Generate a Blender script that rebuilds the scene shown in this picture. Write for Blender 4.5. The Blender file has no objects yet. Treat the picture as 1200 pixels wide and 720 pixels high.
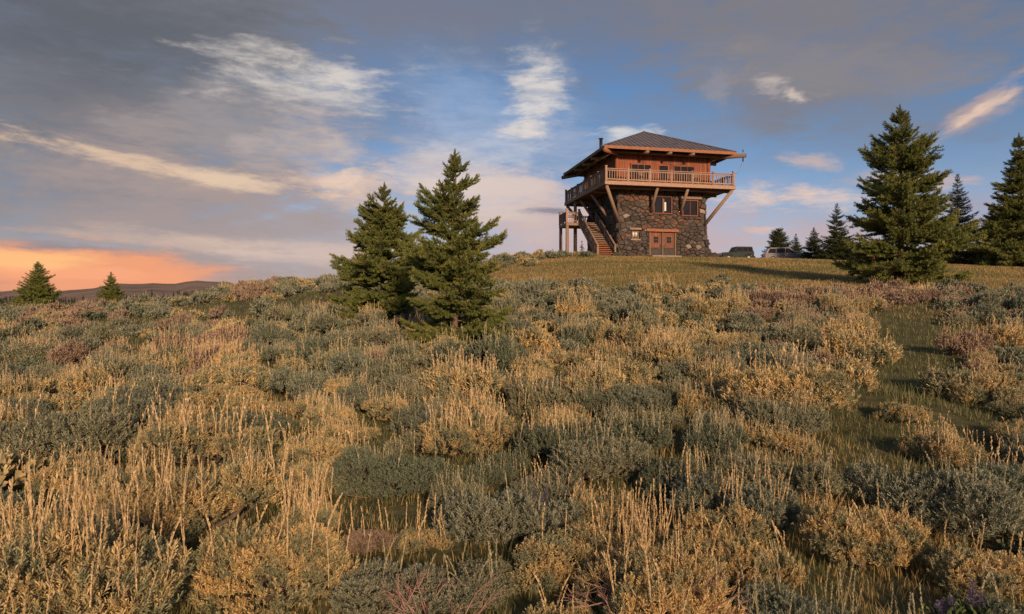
import bpy, math, random
import numpy as np
from mathutils import Vector, Matrix

S = bpy.context.scene
COL = S.collection
CAMZ = 1.95          # eye height above the ground under the camera
F = 800.0            # focal length in photo pixels (24 mm on a 36 mm sensor, 1200 px wide)
HOR = 365.0          # photo row of the level line

def lin(r, g=None, b=None):
    if g is None: r, g, b = r
    f = lambda c: c / 12.92 if c <= 0.04045 else ((c + 0.055) / 1.055) ** 2.4
    return (f(r / 255), f(g / 255), f(b / 255))

# ------------------------------------------------------------------ camera
cd = bpy.data.cameras.new('camera'); cam = bpy.data.objects.new('camera', cd); COL.objects.link(cam)
cam.location = (0, 0, CAMZ)
cam.rotation_euler = (math.radians(90) + math.atan((HOR - 360) / F), 0, 0)
cd.lens = 24; cd.sensor_width = 36; cd.clip_start = 0.05; cd.clip_end = 9000
S.camera = cam
S.view_settings.view_transform = 'Standard'; S.view_settings.look = 'None'
S.view_settings.exposure = 0.2; S.view_settings.gamma = 1.0

# ------------------------------------------------------------------ sun
SUN_AZ = 15.0        # degrees to the right of straight behind the camera
SUN_EL = 16.0
az = math.radians(SUN_AZ); el = math.radians(SUN_EL)
to_sun = Vector((math.sin(az) * math.cos(el), -math.cos(az) * math.cos(el), math.sin(el)))
sl = bpy.data.lights.new('sun', 'SUN'); sl.energy = 4.7; sl.angle = math.radians(5.0); sl.color = (1.0, 0.67, 0.42)
so = bpy.data.objects.new('sun', sl); COL.objects.link(so)
so.rotation_euler = to_sun.to_track_quat('Z', 'Y').to_euler()

# ------------------------------------------------------------------ world: Nishita sky with cloud layers
SKY_STR = 0.1          # the cloud colours below are divided by this
W = bpy.data.worlds.new('World'); S.world = W; W.use_nodes = True
NT = W.node_tree; NT.nodes.clear()
def wn(t, **k):
    n = NT.nodes.new(t)
    for a, v in k.items(): setattr(n, a, v)
    return n
def wl(a, b): NT.links.new(a, b)
def wm(op, a, b=None, c=None, clamp=False):
    n = wn('ShaderNodeMath', operation=op); n.use_clamp = clamp
    for i, v in enumerate((a, b, c)):
        if v is None: continue
        if isinstance(v, (int, float)): n.inputs[i].default_value = v
        else: wl(v, n.inputs[i])
    return n.outputs[0]
def wsmooth(x, a, b, lo=0.0, hi=1.0):
    n = wn('ShaderNodeMapRange', interpolation_type='SMOOTHSTEP')
    wl(x, n.inputs['Value'])
    n.inputs['From Min'].default_value = a; n.inputs['From Max'].default_value = b
    n.inputs['To Min'].default_value = lo; n.inputs['To Max'].default_value = hi
    return n.outputs[0]
def wmix(fac, a, b):
    n = wn('ShaderNodeMix', data_type='RGBA')
    if isinstance(fac, float): n.inputs[0].default_value = fac
    else: wl(fac, n.inputs[0])
    for i, v in ((6, a), (7, b)):
        if isinstance(v, tuple): n.inputs[i].default_value = (*v, 1)
        else: wl(v, n.inputs[i])
    return n.outputs[2]
def wnoise(vec, scale, detail=6, rough=0.55):
    n = wn('ShaderNodeTexNoise'); wl(vec, n.inputs['Vector'])
    n.inputs['Scale'].default_value = scale; n.inputs['Detail'].default_value = detail; n.inputs['Roughness'].default_value = rough
    return n
sky = wn('ShaderNodeTexSky', sky_type='NISHITA'); sky.sun_disc = False
sky.sun_elevation = el; sky.sun_rotation = math.atan2(to_sun.x, to_sun.y)
sky.altitude = 1800; sky.air_density = 1.0; sky.dust_density = 0.6; sky.ozone_density = 1.4
tc = wn('ShaderNodeTexCoord'); sx = wn('ShaderNodeSeparateXYZ'); wl(tc.outputs['Generated'], sx.inputs[0])
A0 = wm('MULTIPLY', wm('ARCTAN2', sx.outputs[0], sx.outputs[1]), 57.29578)
E0 = wm('MULTIPLY', wm('ARCSINE', sx.outputs[2]), 57.29578)
wcoord = wn('ShaderNodeMapping'); wl(tc.outputs['Generated'], wcoord.inputs[0]); wcoord.inputs['Scale'].default_value = (1, 1, 2.2)
nz = wnoise(wcoord.outputs[0], 5.0, 5, 0.6)
ns = wn('ShaderNodeSeparateColor'); wl(nz.outputs['Color'], ns.inputs[0])
Aw = wm('ADD', A0, wm('MULTIPLY', wm('SUBTRACT', ns.outputs[0], 0.5), 7.0))
Ew = wm('ADD', E0, wm('MULTIPLY', wm('SUBTRACT', ns.outputs[1], 0.5), 3.6))
def pang(px, py):
    a = math.atan((px - 600) / F); return math.degrees(a), math.degrees(math.atan((HOR - py) / F * math.cos(a)))
state = {'c': None, 'seed': 0.0}
base = wn('ShaderNodeMix', data_type='RGBA', blend_type='MULTIPLY'); base.inputs[0].default_value = 1
wl(sky.outputs[0], base.inputs[6]); base.inputs[7].default_value = (0.70, 0.84, 0.98, 1)
SKY_TINT = base
state['c'] = base.outputs[2]
def over(mask, col):
    c = tuple(v / SKY_STR for v in lin(col))
    state['c'] = wmix(mask, state['c'], c)
wisp = wn('ShaderNodeMapping'); wl(tc.outputs['Generated'], wisp.inputs[0]); wisp.inputs['Scale'].default_value = (1, 1, 3.4); wisp.inputs['Rotation'].default_value = (0, math.radians(9), 0)
fine = wnoise(wisp.outputs[0], 9.0, 8, 0.68); fine.inputs['Distortion'].default_value = 0.35
wisp2 = wn('ShaderNodeMapping'); wl(tc.outputs['Generated'], wisp2.inputs[0]); wisp2.inputs['Scale'].default_value = (1, 1, 4.5); wisp2.inputs['Rotation'].default_value = (0, math.radians(-16), 0)
fine2 = wnoise(wisp2.outputs[0], 26.0, 5, 0.66)
FINE = wm('ADD', wm('MULTIPLY', wm('SUBTRACT', fine.outputs[0], 0.5), 1.25), wm('MULTIPLY', wm('SUBTRACT', fine2.outputs[0], 0.5), 0.6))
# one cloud layer as a node group: a soft hump lying along a line is worn away by drawn-out noise, so edges fray into wisps
GT = bpy.data.node_groups.new('cloud_layer', 'ShaderNodeTree')
for nm in ('Aw', 'A0', 'Ew', 'E0', 'Fine', 'Warp', 'CA', 'CE', 'Cos', 'Sin', 'InvA', 'InvB', 'FL', 'FW', 'Seed', 'Amp', 'Grain', 'Lo', 'Hi', 'Op'):
    GT.interface.new_socket(nm, in_out='INPUT', socket_type='NodeSocketFloat')
GT.interface.new_socket('Below', in_out='INPUT', socket_type='NodeSocketColor'); GT.interface.new_socket('Cloud', in_out='INPUT', socket_type='NodeSocketColor')
GT.interface.new_socket('Color', in_out='OUTPUT', socket_type='NodeSocketColor')
_keep = NT; NT = GT
gi = wn('NodeGroupInput'); go = wn('NodeGroupOutput'); I = gi.outputs
bw_ = wm('MULTIPLY', I['Below'], 1e-6)       # ties each layer to the one below, which keeps the shader's working set small
inv = wm('SUBTRACT', 1.0, I['Warp'])
gx = wm('SUBTRACT', wm('ADD', wm('MULTIPLY', wm('ADD', I['Aw'], bw_), I['Warp']), wm('MULTIPLY', I['A0'], inv)), I['CA'])
gy = wm('SUBTRACT', wm('ADD', wm('MULTIPLY', I['Ew'], I['Warp']), wm('MULTIPLY', I['E0'], inv)), I['CE'])
gu = wm('ADD', wm('MULTIPLY', gx, I['Cos']), wm('MULTIPLY', gy, I['Sin']))
gv = wm('SUBTRACT', wm('MULTIPLY', gy, I['Cos']), wm('MULTIPLY', gx, I['Sin']))
gr = wm('ADD', wm('POWER', wm('ABSOLUTE', wm('MULTIPLY', gu, I['InvA'])), 2.0), wm('POWER', wm('ABSOLUTE', wm('MULTIPLY', gv, I['InvB'])), 2.0))
gh = wm('POWER', 2.718, wm('MULTIPLY', gr, -1.4))
gc = wn('ShaderNodeCombineXYZ'); wl(wm('MULTIPLY', gu, I['FL']), gc.inputs[0]); wl(wm('MULTIPLY', gv, I['FW']), gc.inputs[1]); wl(I['Seed'], gc.inputs[2])
gn = wnoise(gc.outputs[0], 1.0, 4, 0.6)
ge = wm('ADD', gh, wm('ADD', wm('MULTIPLY', wm('SUBTRACT', gn.outputs[0], 0.5), I['Amp']), wm('MULTIPLY', I['Fine'], I['Grain'])))
gs = wn('ShaderNodeMapRange', interpolation_type='SMOOTHSTEP'); wl(ge, gs.inputs['Value']); wl(I['Lo'], gs.inputs['From Min']); wl(I['Hi'], gs.inputs['From Max'])
gm = wm('MULTIPLY', wm('MULTIPLY', gs.outputs[0], wsmooth(gh, 0.02, 0.35)), I['Op'])
wl(wmix(gm, I['Below'], I['Cloud']), go.inputs[0])
NT = _keep
def layer(p0, p1, wid, col, op=1.0, lo=0.30, hi=0.80, fl=0.10, fw=0.5, warp=1.0, grain=1.0, amp=1.0):
    """a cloud lying along the line p0-p1 (photo pixels turned into azimuth / elevation), half width wid px"""
    a0, e0 = pang(*p0); a1, e1 = pang(*p1); th = math.atan2(e1 - e0, a1 - a0)
    state['seed'] += 7.31
    g = wn('ShaderNodeGroup'); g.node_tree = GT
    for k, v in (('Aw', Aw), ('A0', A0), ('Ew', Ew), ('E0', E0), ('Fine', FINE), ('Below', state['c'])): wl(v, g.inputs[k])
    for k, v in (('Warp', warp), ('CA', (a0 + a1) / 2), ('CE', (e0 + e1) / 2), ('Cos', math.cos(th)), ('Sin', math.sin(th)), ('InvA', 2 / math.hypot(a1 - a0, e1 - e0)),
                 ('InvB', 1 / (wid * 0.0716 * (1.0 + .3 * (amp == 1.0)))), ('FL', max(fl, 2.2 / math.hypot(a1 - a0, e1 - e0))), ('FW', max(fw, 0.75 / (wid * .0716))), ('Seed', state['seed']), ('Amp', 1.5 * amp), ('Grain', grain), ('Lo', lo + .04 * (amp == 1.0)), ('Hi', lo + (hi - lo) * (1.32 if amp == 1.0 else 1.0)), ('Op', op)):
        g.inputs[k].default_value = v
    g.inputs['Cloud'].default_value = (*[v / SKY_STR for v in lin(col)], 1)
    state['c'] = g.outputs[0]

# overall bands (true sky gradients, the same all round)
over(wsmooth(E0, 15.0, 2.0, 0.0, 0.42), (184, 176, 186))
over(wsmooth(E0, 7.0, 1.0, 0.0, 0.75), (186, 160, 160))
cn = wnoise(wcoord.outputs[0], 1.7, 7, 0.58)
over(wm('MULTIPLY', wsmooth(wm('ADD', cn.outputs[0], wm('MULTIPLY', FINE, .25)), 0.44, 0.72, 0.0, 0.4), wsmooth(E0, 4.0, 14.0)), (128, 127, 134))   # thin grey veil
over(wsmooth(wm('ADD', Ew, wm('MULTIPLY', FINE, 6.0)), 16.5, 24.0, 0.0, 0.66), (122, 121, 128))            # higher grey deck
# grey sheets
layer((-320, 60), (330, 60), 130, (112, 113, 120), 0.7, -.7, .35, fl=.03, fw=.08, grain=.3)
layer((-260, 140), (430, 120), 190, (122, 122, 127), 0.75, -.1, .7, fl=.05, fw=.12)
layer((-200, 20), (420, 0), 90, (94, 98, 107), 0.85, 0.1, 0.9, fl=.05, fw=.2)
layer((640, 40), (1400, 20), 100, (128, 124, 128), 0.8, 0.2, 0.9, fl=.07, fw=.2)
layer((760, 70), (1250, 85), 34, (140, 134, 137), 0.6, 0.3, 1.0, fl=.07, fw=.25)
layer((-150, 250), (640, 275), 95, (170, 152, 148), 0.8, 0.0, 0.7, fl=.05, fw=.2)
layer((480, 295), (1000, 295), 80, (196, 170, 170), 0.85, 0.05, 0.8, fl=.05, fw=.2)
layer((900, 300), (1500, 310), 65, (170, 156, 168), 0.7, 0.1, 0.8, fl=.05, fw=.2)
layer((380, 190), (720, 190), 60, (178, 182, 198), 0.55, 0.1, 0.9, fl=.06, fw=.2)
# cream wisps
layer((80, 120), (470, 150), 70, (156, 149, 150), 0.8, 0.3, 0.95, fl=.10, fw=.35)
layer((150, 62), (540, 104), 36, (212, 204, 198), 0.85, 0.34, 1.15, fl=.07, fw=.6, grain=1.5)
layer((300, 70), (500, 94), 20, (220, 210, 202), 0.7, 0.40, 1.0, fl=.09, fw=.6)
layer((230, 175), (470, 165), 44, (190, 176, 172), 0.7, 0.42, 1.05, fl=.12, fw=.35)
layer((330, 160), (470, 200), 30, (206, 188, 178), 0.6, 0.42, 1.05, fl=.14, fw=.4)
layer((-120, 118), (430, 252), 26, (170, 152, 146), 0.7, 0.30, 0.9, fl=.06, fw=.6, warp=.35, grain=.6)
layer((-90, 130), (400, 240), 13, (220, 190, 164), 0.9, 0.34, 0.95, fl=.05, fw=.8, warp=.35, grain=1.4)
layer((180, 190), (360, 230), 11, (226, 198, 172), 0.8, 0.34, 0.85, fl=.07, fw=.7, warp=.3, grain=.8)
layer((310, 208), (520, 228), 34, (222, 192, 172), 0.9, 0.32, 0.95, fl=.12, fw=.45, warp=.7)
layer((360, 205), (440, 214), 20, (236, 206, 184), 0.7, 0.3, 0.9, fl=.12, fw=.45, warp=.7)
layer((420, 214), (740, 214), 17, (222, 206, 198), 0.9, 0.28, 0.9, fl=.07, fw=.5, warp=.5)
layer((540, 250), (730, 246), 44, (206, 184, 176), 0.85, 0.12, 0.8, fl=.08, fw=.3, warp=.6)
layer((596, 247), (680, 248), 4.5, (132, 130, 146), 0.85, 0.2, 0.8, fl=.2, fw=.6, warp=.15, grain=.4)
layer((-120, 258), (500, 300), 16, (204, 178, 164), 0.75, 0.34, 0.95, fl=.05, fw=.7, warp=.4)
layer((120, 284), (620, 298), 17, (214, 190, 178), 0.75, 0.28, 0.9, fl=.05, fw=.6, warp=.4)
layer((-120, 276), (260, 306), 10, (136, 128, 136), 0.7, 0.2, 0.8, fl=.06, fw=.6, warp=.3)
layer((420, 110), (720, 160), 60, (150, 176, 212), 0.5, 0.2, 0.9, fl=.08, fw=.25)
layer((400, 205), (700, 235), 30, (216, 198, 190), 0.7, 0.2, 0.8, fl=.07, fw=.35, warp=.6)
# the tall white curl left of the tower
layer((652, 40), (604, 190), 44, (170, 174, 184), 0.7, 0.28, 0.95, fl=.14, fw=.2, warp=.9)
layer((648, 46), (615, 172), 34, (206, 202, 202), 0.75, 0.30, 1.15, fl=.18, fw=.25, warp=.9, grain=2.0)
layer((570, 96), (680, 86), 15, (224, 214, 207), 0.75, 0.36, 1.2, fl=.16, fw=.5, warp=.8, grain=1.9)
layer((580, 132), (668, 124), 17, (228, 219, 212), 0.8, 0.34, 1.15, fl=.16, fw=.5, warp=.8, grain=1.9)
layer((560, 152), (650, 152), 12, (222, 212, 205), 0.85, 0.34, 1.0, fl=.14, fw=.6, warp=.7)
layer((450, 168), (660, 192), 22, (200, 200, 206), 0.7, 0.36, 1.05, fl=.1, fw=.5, warp=.8)
# right half
layer((860, 88), (970, 114), 15, (196, 182, 176), 0.75, 0.40, 1.25, fl=.14, fw=.5, warp=.8, grain=1.8)
layer((925, 104), (958, 116), 9, (222, 204, 190), 0.7, 0.3, .95, fl=.14, fw=.5, warp=.7)
layer((850, 60), (846, 150), 24, (152, 148, 155), 0.7, 0.34, 1.0, fl=.16, fw=.35, warp=.8)
layer((700, 165), (960, 150), 26, (128, 144, 172), 0.5, 0.3, 1.0, fl=.08, fw=.3, warp=.8)
layer((1076, 176), (1225, 78), 14, (190, 164, 156), 0.7, 0.3, .95, fl=.08, fw=.5, warp=.6)
layer((1085, 168), (1230, 76), 7, (234, 202, 178), 0.9, 0.40, 1.1, fl=.09, fw=.7, warp=.55)
layer((890, 180), (1020, 204), 13, (198, 176, 170), 0.85, 0.34, 1.0, fl=.12, fw=.5, warp=.7)
layer((960, 206), (1190, 214), 13, (204, 178, 168), 0.8, 0.36, 1.0, fl=.10, fw=.5, warp=.6)
layer((810, 226), (945, 242), 15, (232, 206, 188), 0.9, 0.30, 1.1, fl=.12, fw=.45, warp=.8, grain=1.5)
layer((890, 230), (1070, 242), 16, (230, 200, 182), 0.95, 0.28, 1.05, fl=.12, fw=.45, warp=.8, grain=1.5)
layer((860, 266), (935, 272), 6, (228, 192, 178), 0.85, 0.28, 0.9, fl=.15, fw=.6, warp=.5)
layer((690, 158), (790, 148), 10, (216, 214, 212), 0.85, 0.3, 0.95, fl=.14, fw=.5, warp=.6)
layer((690, 270), (1250, 278), 18, (196, 172, 172), 0.6, 0.3, 0.95, fl=.06, fw=.45, warp=.5)
# the glowing bank low on the left
layer((-600, 316), (310, 330), 52, (240, 160, 118), .95, 0.26, 0.62, fl=.05, fw=.3, warp=.6, grain=.5, amp=.5)
layer((-400, 288), (190, 304), 16, (255, 192, 130), 0.95, 0.34, 0.9, fl=.09, fw=.5, warp=.5, grain=.7)
layer((-100, 312), (250, 324), 8, (250, 170, 128), 0.7, 0.34, 0.9, fl=.09, fw=.5, warp=.5, grain=.7)
layer((-400, 334), (90, 336), 16, (160, 128, 128), 0.85, 0.22, 0.8, fl=.07, fw=.5, warp=.5, grain=.5)
# below the level line the sky simply goes on as horizon haze
bg = wn('ShaderNodeBackground'); bg.inputs[1].default_value = SKY_STR * 0.9; wl(state['c'], bg.inputs[0])
wo = wn('ShaderNodeOutputWorld'); wl(bg.outputs[0], wo.inputs[0])
W.cycles.sampling_method = 'NONE'      # a broad soft sky: no importance map needed

# ------------------------------------------------------------------ materials
def new_mat(name):
    m = bpy.data.materials.new(name); m.use_nodes = True
    return m, m.node_tree, m.node_tree.nodes['Principled BSDF']
def nd(t, kind, **k):
    n = t.nodes.new(kind)
    for a, v in k.items(): setattr(n, a, v)
    return n
def ramp(t, fac, stops):
    r = nd(t, 'ShaderNodeValToRGB'); e = r.color_ramp.elements
    while len(e) < len(stops): e.new(0.5)
    for i, (p, c) in enumerate(stops): e[i].position = p; e[i].color = (*c, 1)
    t.links.new(fac, r.inputs[0]); return r.outputs[0]
def mixc(t, fac, a, b, blend='MIX'):
    n = nd(t, 'ShaderNodeMix', data_type='RGBA', blend_type=blend)
    for i, v in ((0, fac), (6, a), (7, b)):
        if isinstance(v, (int, float)): n.inputs[i].default_value = v
        elif isinstance(v, tuple): n.inputs[i].default_value = (*v, 1)
        else: t.links.new(v, n.inputs[i])
    return n.outputs[2]
def noise(t, scale, detail=4, rough=0.55, coord='Object', stretch=None):
    c = nd(t, 'ShaderNodeTexCoord'); o = c.outputs[coord]
    if stretch:
        m = nd(t, 'ShaderNodeMapping'); m.inputs['Scale'].default_value = stretch; t.links.new(o, m.inputs[0]); o = m.outputs[0]
    n = nd(t, 'ShaderNodeTexNoise'); n.inputs['Scale'].default_value = scale; n.inputs['Detail'].default_value = detail; n.inputs['Roughness'].default_value = rough
    t.links.new(o, n.inputs['Vector']); return n.outputs[0]
def leaf_mat(name, cols, trans=0.25, rough=0.7, obj_cols=None, cols2=None, split=(.42, .58), scale=5):
    """leaf faces: colour varies leaf by leaf and plant by plant; some light passes through"""
    m, t, p = new_mat(name)
    g = nd(t, 'ShaderNodeNewGeometry')
    n = len(cols); c = ramp(t, g.outputs['Random Per Island'], [(i / max(1, n - 1), cols[i]) for i in range(n)])
    if cols2:
        c2 = ramp(t, g.outputs['Random Per Island'], [(i / max(1, len(cols2) - 1), cols2[i]) for i in range(len(cols2))])
        c = mixc(t, ramp(t, noise(t, scale, 3, .6), [(split[0], (0, 0, 0)), (split[1], (1, 1, 1))]), c, c2)
    oi = nd(t, 'ShaderNodeObjectInfo')
    if obj_cols:
        c = mixc(t, 0.75, c, ramp(t, oi.outputs['Random'], [(i / max(1, len(obj_cols) - 1), obj_cols[i]) for i in range(len(obj_cols))]), 'MULTIPLY')
    t.links.new(c, p.inputs['Base Color']); p.inputs['Roughness'].default_value = rough
    p.inputs['Specular IOR Level'].default_value = 0.2
    tr = nd(t, 'ShaderNodeBsdfTranslucent'); t.links.new(c, tr.inputs[0])
    mx = nd(t, 'ShaderNodeMixShader'); mx.inputs[0].default_value = trans
    t.links.new(p.outputs[0], mx.inputs[1]); t.links.new(tr.outputs[0], mx.inputs[2])
    t.links.new(mx.outputs[0], t.nodes['Material Output'].inputs[0])
    return m
def wood_mat(name, a, b, scale=6, stretch=(1, 1, 1), rough=0.75, rnd=0.35):
    m, t, p = new_mat(name)
    c = ramp(t, noise(t, scale, 6, 0.65, stretch=stretch), [(0.3, a), (0.7, b)])
    oi = nd(t, 'ShaderNodeObjectInfo')
    c = mixc(t, rnd, c, ramp(t, oi.outputs['Random'], [(0, (0.45, 0.42, 0.40)), (0.5, (0.9, 0.9, 0.9)), (1, (1.25, 1.15, 1.05))]), 'MULTIPLY')
    t.links.new(c, p.inputs['Base Color']); p.inputs['Roughness'].default_value = rough
    return m
def plain(name, c, rough=0.6, metal=0.0, var=0.25, scale=4):
    m, t, p = new_mat(name)
    c2 = tuple(v * (1 - var) for v in c)
    t.links.new(ramp(t, noise(t, scale, 5), [(0.35, c2), (0.65, c)]), p.inputs['Base Color'])
    p.inputs['Roughness'].default_value = rough; p.inputs['Metallic'].default_value = metal
    return m
M = {}
M['sage'] = leaf_mat('sage_leaf', [(.13, .152, .105), (.225, .24, .17), (.35, .345, .24)], .25, obj_cols=[(.7, .8, .8), (1, 1, 1), (1.15, 1.05, .85)], cols2=[(.19, .20, .125), (.30, .29, .185), (.42, .38, .24)], split=(.54, .74))
M['sage_gold'] = leaf_mat('golden_sage_leaf', [(.34, .265, .125), (.58, .435, .205), (.74, .57, .29)], .25, obj_cols=[(.85, .85, .85), (1, 1, 1), (1.1, 1.0, .9)], cols2=[(.155, .178, .11), (.245, .26, .16), (.35, .345, .205)], split=(.42, .58))
M['sage_dark'] = leaf_mat('dark_sage_leaf', [(.09, .11, .07), (.15, .175, .11), (.23, .245, .155)], .15, obj_cols=[(.8, .85, .9), (1.05, 1, 1)])
M['sage_pink'] = leaf_mat('dusky_sage_leaf', [(.19, .155, .115), (.31, .24, .175), (.40, .31, .21)], .2, obj_cols=[(.85, .8, .9), (1.1, 1, 1)])
M['straw'] = leaf_mat('straw_stalk', [(.42, .31, .16), (.62, .46, .25), (.74, .58, .34)], .25)
M['straw_grey'] = leaf_mat('grey_stalk', [(.28, .265, .17), (.38, .345, .22), (.48, .42, .26)], .25)
M['twig'] = wood_mat('sage_bark', (.06, .045, .035), (.14, .105, .08), 30)
M['dead'] = wood_mat('dead_twig', (.20, .11, .085), (.32, .20, .16), 30)
M['grass'] = leaf_mat('grass_blade', [(.095, .115, .045), (.16, .17, .07), (.26, .235, .11)], .3)
M['grass_dry'] = leaf_mat('dry_grass_blade', [(.20, .155, .06), (.34, .24, .10), (.46, .33, .15)], .3)
M['needle'] = leaf_mat('spruce_needle', [(.085, .12, .036), (.16, .20, .058), (.28, .285, .085)], .35, 0.6, cols2=[(.18, .20, .046), (.33, .325, .085), (.46, .41, .12)], split=(.5, .75), scale=3)
M['needle_dark'] = leaf_mat('dark_spruce_needle', [(.03, .045, .018), (.05, .068, .025), (.08, .09, .034)], .12, 0.6)
M['bark'] = wood_mat('spruce_bark', (.07, .045, .03), (.17, .11, .075), 18, (1, 1, .3))
M['log'] = wood_mat('weathered_log', (.16, .105, .07), (.29, .20, .14), 5, (3, 3, .6))
M['log_dark'] = wood_mat('dark_log', (.10, .065, .045), (.20, .13, .085), 5, (3, 3, .6))
M['rail'] = wood_mat('railing_wood', (.22, .135, .10), (.38, .255, .185), 6)
M['board'] = wood_mat('cedar_board', (.10, .026, .011), (.33, .095, .034), 3, (4, 4, .5), rnd=.9)
m_ = M['board']; t_ = m_.node_tree; p_ = t_.nodes['Principled BSDF']; old = p_.inputs['Base Color'].links[0].from_socket
c_ = mixc(t_, ramp(t_, noise(t_, .9, 6, .7, coord='Generated'), [(.5, (0, 0, 0)), (.75, (.55, .55, .55))]), old, (.20, .13, .095)); t_.links.new(c_, p_.inputs['Base Color'])
M['fascia'] = wood_mat('fascia_wood', (.20, .075, .035), (.34, .14, .065), 4)
M['soffit'] = wood_mat('soffit_board', (.12, .055, .03), (.22, .105, .055), 3, (6, 1, 1))
M['roof'] = plain('roof_metal', (.155, .145, .165), .45, .25, .35, 1.2)
m_, t_, p_ = M['roof'], M['roof'].node_tree, M['roof'].node_tree.nodes['Principled BSDF']
c_ = ramp(t_, noise(t_, 1.1, 6, .65), [(.3, (.095, .088, .10)), (.5, (.155, .142, .155)), (.72, (.20, .165, .15))])
c_ = mixc(t_, .5, c_, ramp(t_, noise(t_, 5, 5, .7, stretch=(2.5, .4, 1)), [(.35, (.6, .58, .56)), (.65, (1.2, 1.15, 1.1))]), 'MULTIPLY'); t_.links.new(c_, p_.inputs['Base Color'])
M['mortar'] = plain('mortar', (.07, .058, .05), .95, 0, .4, 3)
def stone_mat(name, cols):
    m, t, p = new_mat(name)
    g = nd(t, 'ShaderNodeNewGeometry'); oi = nd(t, 'ShaderNodeObjectInfo')
    ad = nd(t, 'ShaderNodeMath', operation='ADD'); t.links.new(g.outputs['Random Per Island'], ad.inputs[0]); t.links.new(oi.outputs['Random'], ad.inputs[1])
    fr = nd(t, 'ShaderNodeMath', operation='FRACT'); t.links.new(ad.outputs[0], fr.inputs[0])
    c = ramp(t, fr.outputs[0], [(i / (len(cols) - 1), cols[i]) for i in range(len(cols))])
    c = mixc(t, 0.7, c, ramp(t, noise(t, 7, 6, .65), [(0.3, (.55, .55, .55)), (0.7, (1.25, 1.2, 1.15))]), 'MULTIPLY')
    t.links.new(c, p.inputs['Base Color']); p.inputs['Roughness'].default_value = .9
    return m
M['stone'] = stone_mat('dark_stone', [(.034, .028, .025), (.07, .056, .049), (.05, .037, .031), (.10, .084, .075), (.042, .036, .033)])
M['stone_red'] = stone_mat('rusty_stone', [(.085, .045, .032), (.13, .07, .046), (.06, .04, .031), (.15, .09, .062), (.09, .055, .041)])
M['stone_pale'] = stone_mat('pale_stone', [(.24, .20, .165), (.30, .25, .21), (.20, .17, .15)])
def glass(name, c, rough=.06):
    m, t, p = new_mat(name)
    t.links.new(ramp(t, noise(t, 1.5, 3), [(0.3, tuple(v * .7 for v in c)), (.7, c)]), p.inputs['Base Color'])
    p.inputs['Roughness'].default_value = rough; p.inputs['Specular IOR Level'].default_value = .16
    return m
M['glass'] = glass('window_glass', (.02, .02, .024), .12)
M['door'] = wood_mat('door_wood', (.10, .032, .018), (.24, .085, .04), 5, (4, 4, .6))
M['pane_glare'] = plain('painted_glare', (.72, .69, .64), .8, 0, .1)  # pale colour standing for light on glass, painted onto panes
M['iron'] = plain('black_iron', (.03, .03, .032), .55, .6, .3)
M['rope'] = plain('rope', (.30, .24, .17), .9)
M['car_green'] = plain('green_black_paint', (.024, .036, .034), .45, 0, .15)
M['car_grey'] = plain('grey_paint', (.16, .16, .185), .4, .1, .12)
for k in ('car_green', 'car_grey'): M[k].node_tree.nodes['Principled BSDF'].inputs['Specular IOR Level'].default_value = .12
M['tyre'] = plain('tyre_rubber', (.025, .025, .025), .9)
M['chrome'] = plain('bright_metal', (.5, .49, .48), .3, .8, .1)
M['lamp'] = plain('headlamp_glass', (.6, .56, .5), .2, 0, .1)
M['tail'] = plain('red_lens', (.35, .02, .015), .3, 0, .1)
M['shed_roof'] = plain('shed_roof', (.17, .165, .18), .6, .2, .25)
M['shed_wall'] = wood_mat('shed_wall', (.07, .05, .04), (.13, .095, .07), 3)
M['tarp'] = plain('orange_tarp', (.62, .20, .07), .6, 0, .2)
M['gravel'] = plain('gravel', (.30, .25, .20), .95, 0, .35, 9)
M['lupine'] = leaf_mat('lupine_petal', [(.13, .10, .18), (.19, .15, .25), (.27, .22, .32)], .25)
M['lupine_leaf'] = leaf_mat('lupine_leaf', [(.06, .09, .03), (.10, .14, .05)], .25)
M['far_tree'] = leaf_mat('far_conifer', [(.022, .026, .018), (.04, .042, .027)], .0, .9)

# ------------------------------------------------------------------ mesh helpers
def mesh_np(name, V, Q=None, T=None, mats=(), mi=None, smooth=False):
    me = bpy.data.meshes.new(name)
    V = np.asarray(V, dtype=np.float32).reshape(-1, 3)
    loops = []; starts = []; tot = 0
    if Q is not None and len(Q):
        Q = np.asarray(Q, dtype=np.int32); loops.append(Q.ravel()); starts.append(np.arange(len(Q)) * 4); tot = len(Q) * 4
    if T is not None and len(T):
        T = np.asarray(T, dtype=np.int32); loops.append(T.ravel()); starts.append(np.arange(len(T)) * 3 + tot)
    loops = np.concatenate(loops).astype(np.int32); starts = np.concatenate(starts).astype(np.int32)
    me.vertices.add(len(V)); me.vertices.foreach_set('co', V.ravel())
    me.loops.add(len(loops)); me.loops.foreach_set('vertex_index', loops)
    me.polygons.add(len(starts)); me.polygons.foreach_set('loop_start', starts)
    for m in mats: me.materials.append(m)
    if mi is not None: me.polygons.foreach_set('material_index', np.asarray(mi, dtype=np.int32))
    if smooth: me.polygons.foreach_set('use_smooth', np.ones(len(starts), dtype=bool))
    me.update(calc_edges=True); me.validate(verbose=False)
    return me
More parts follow.
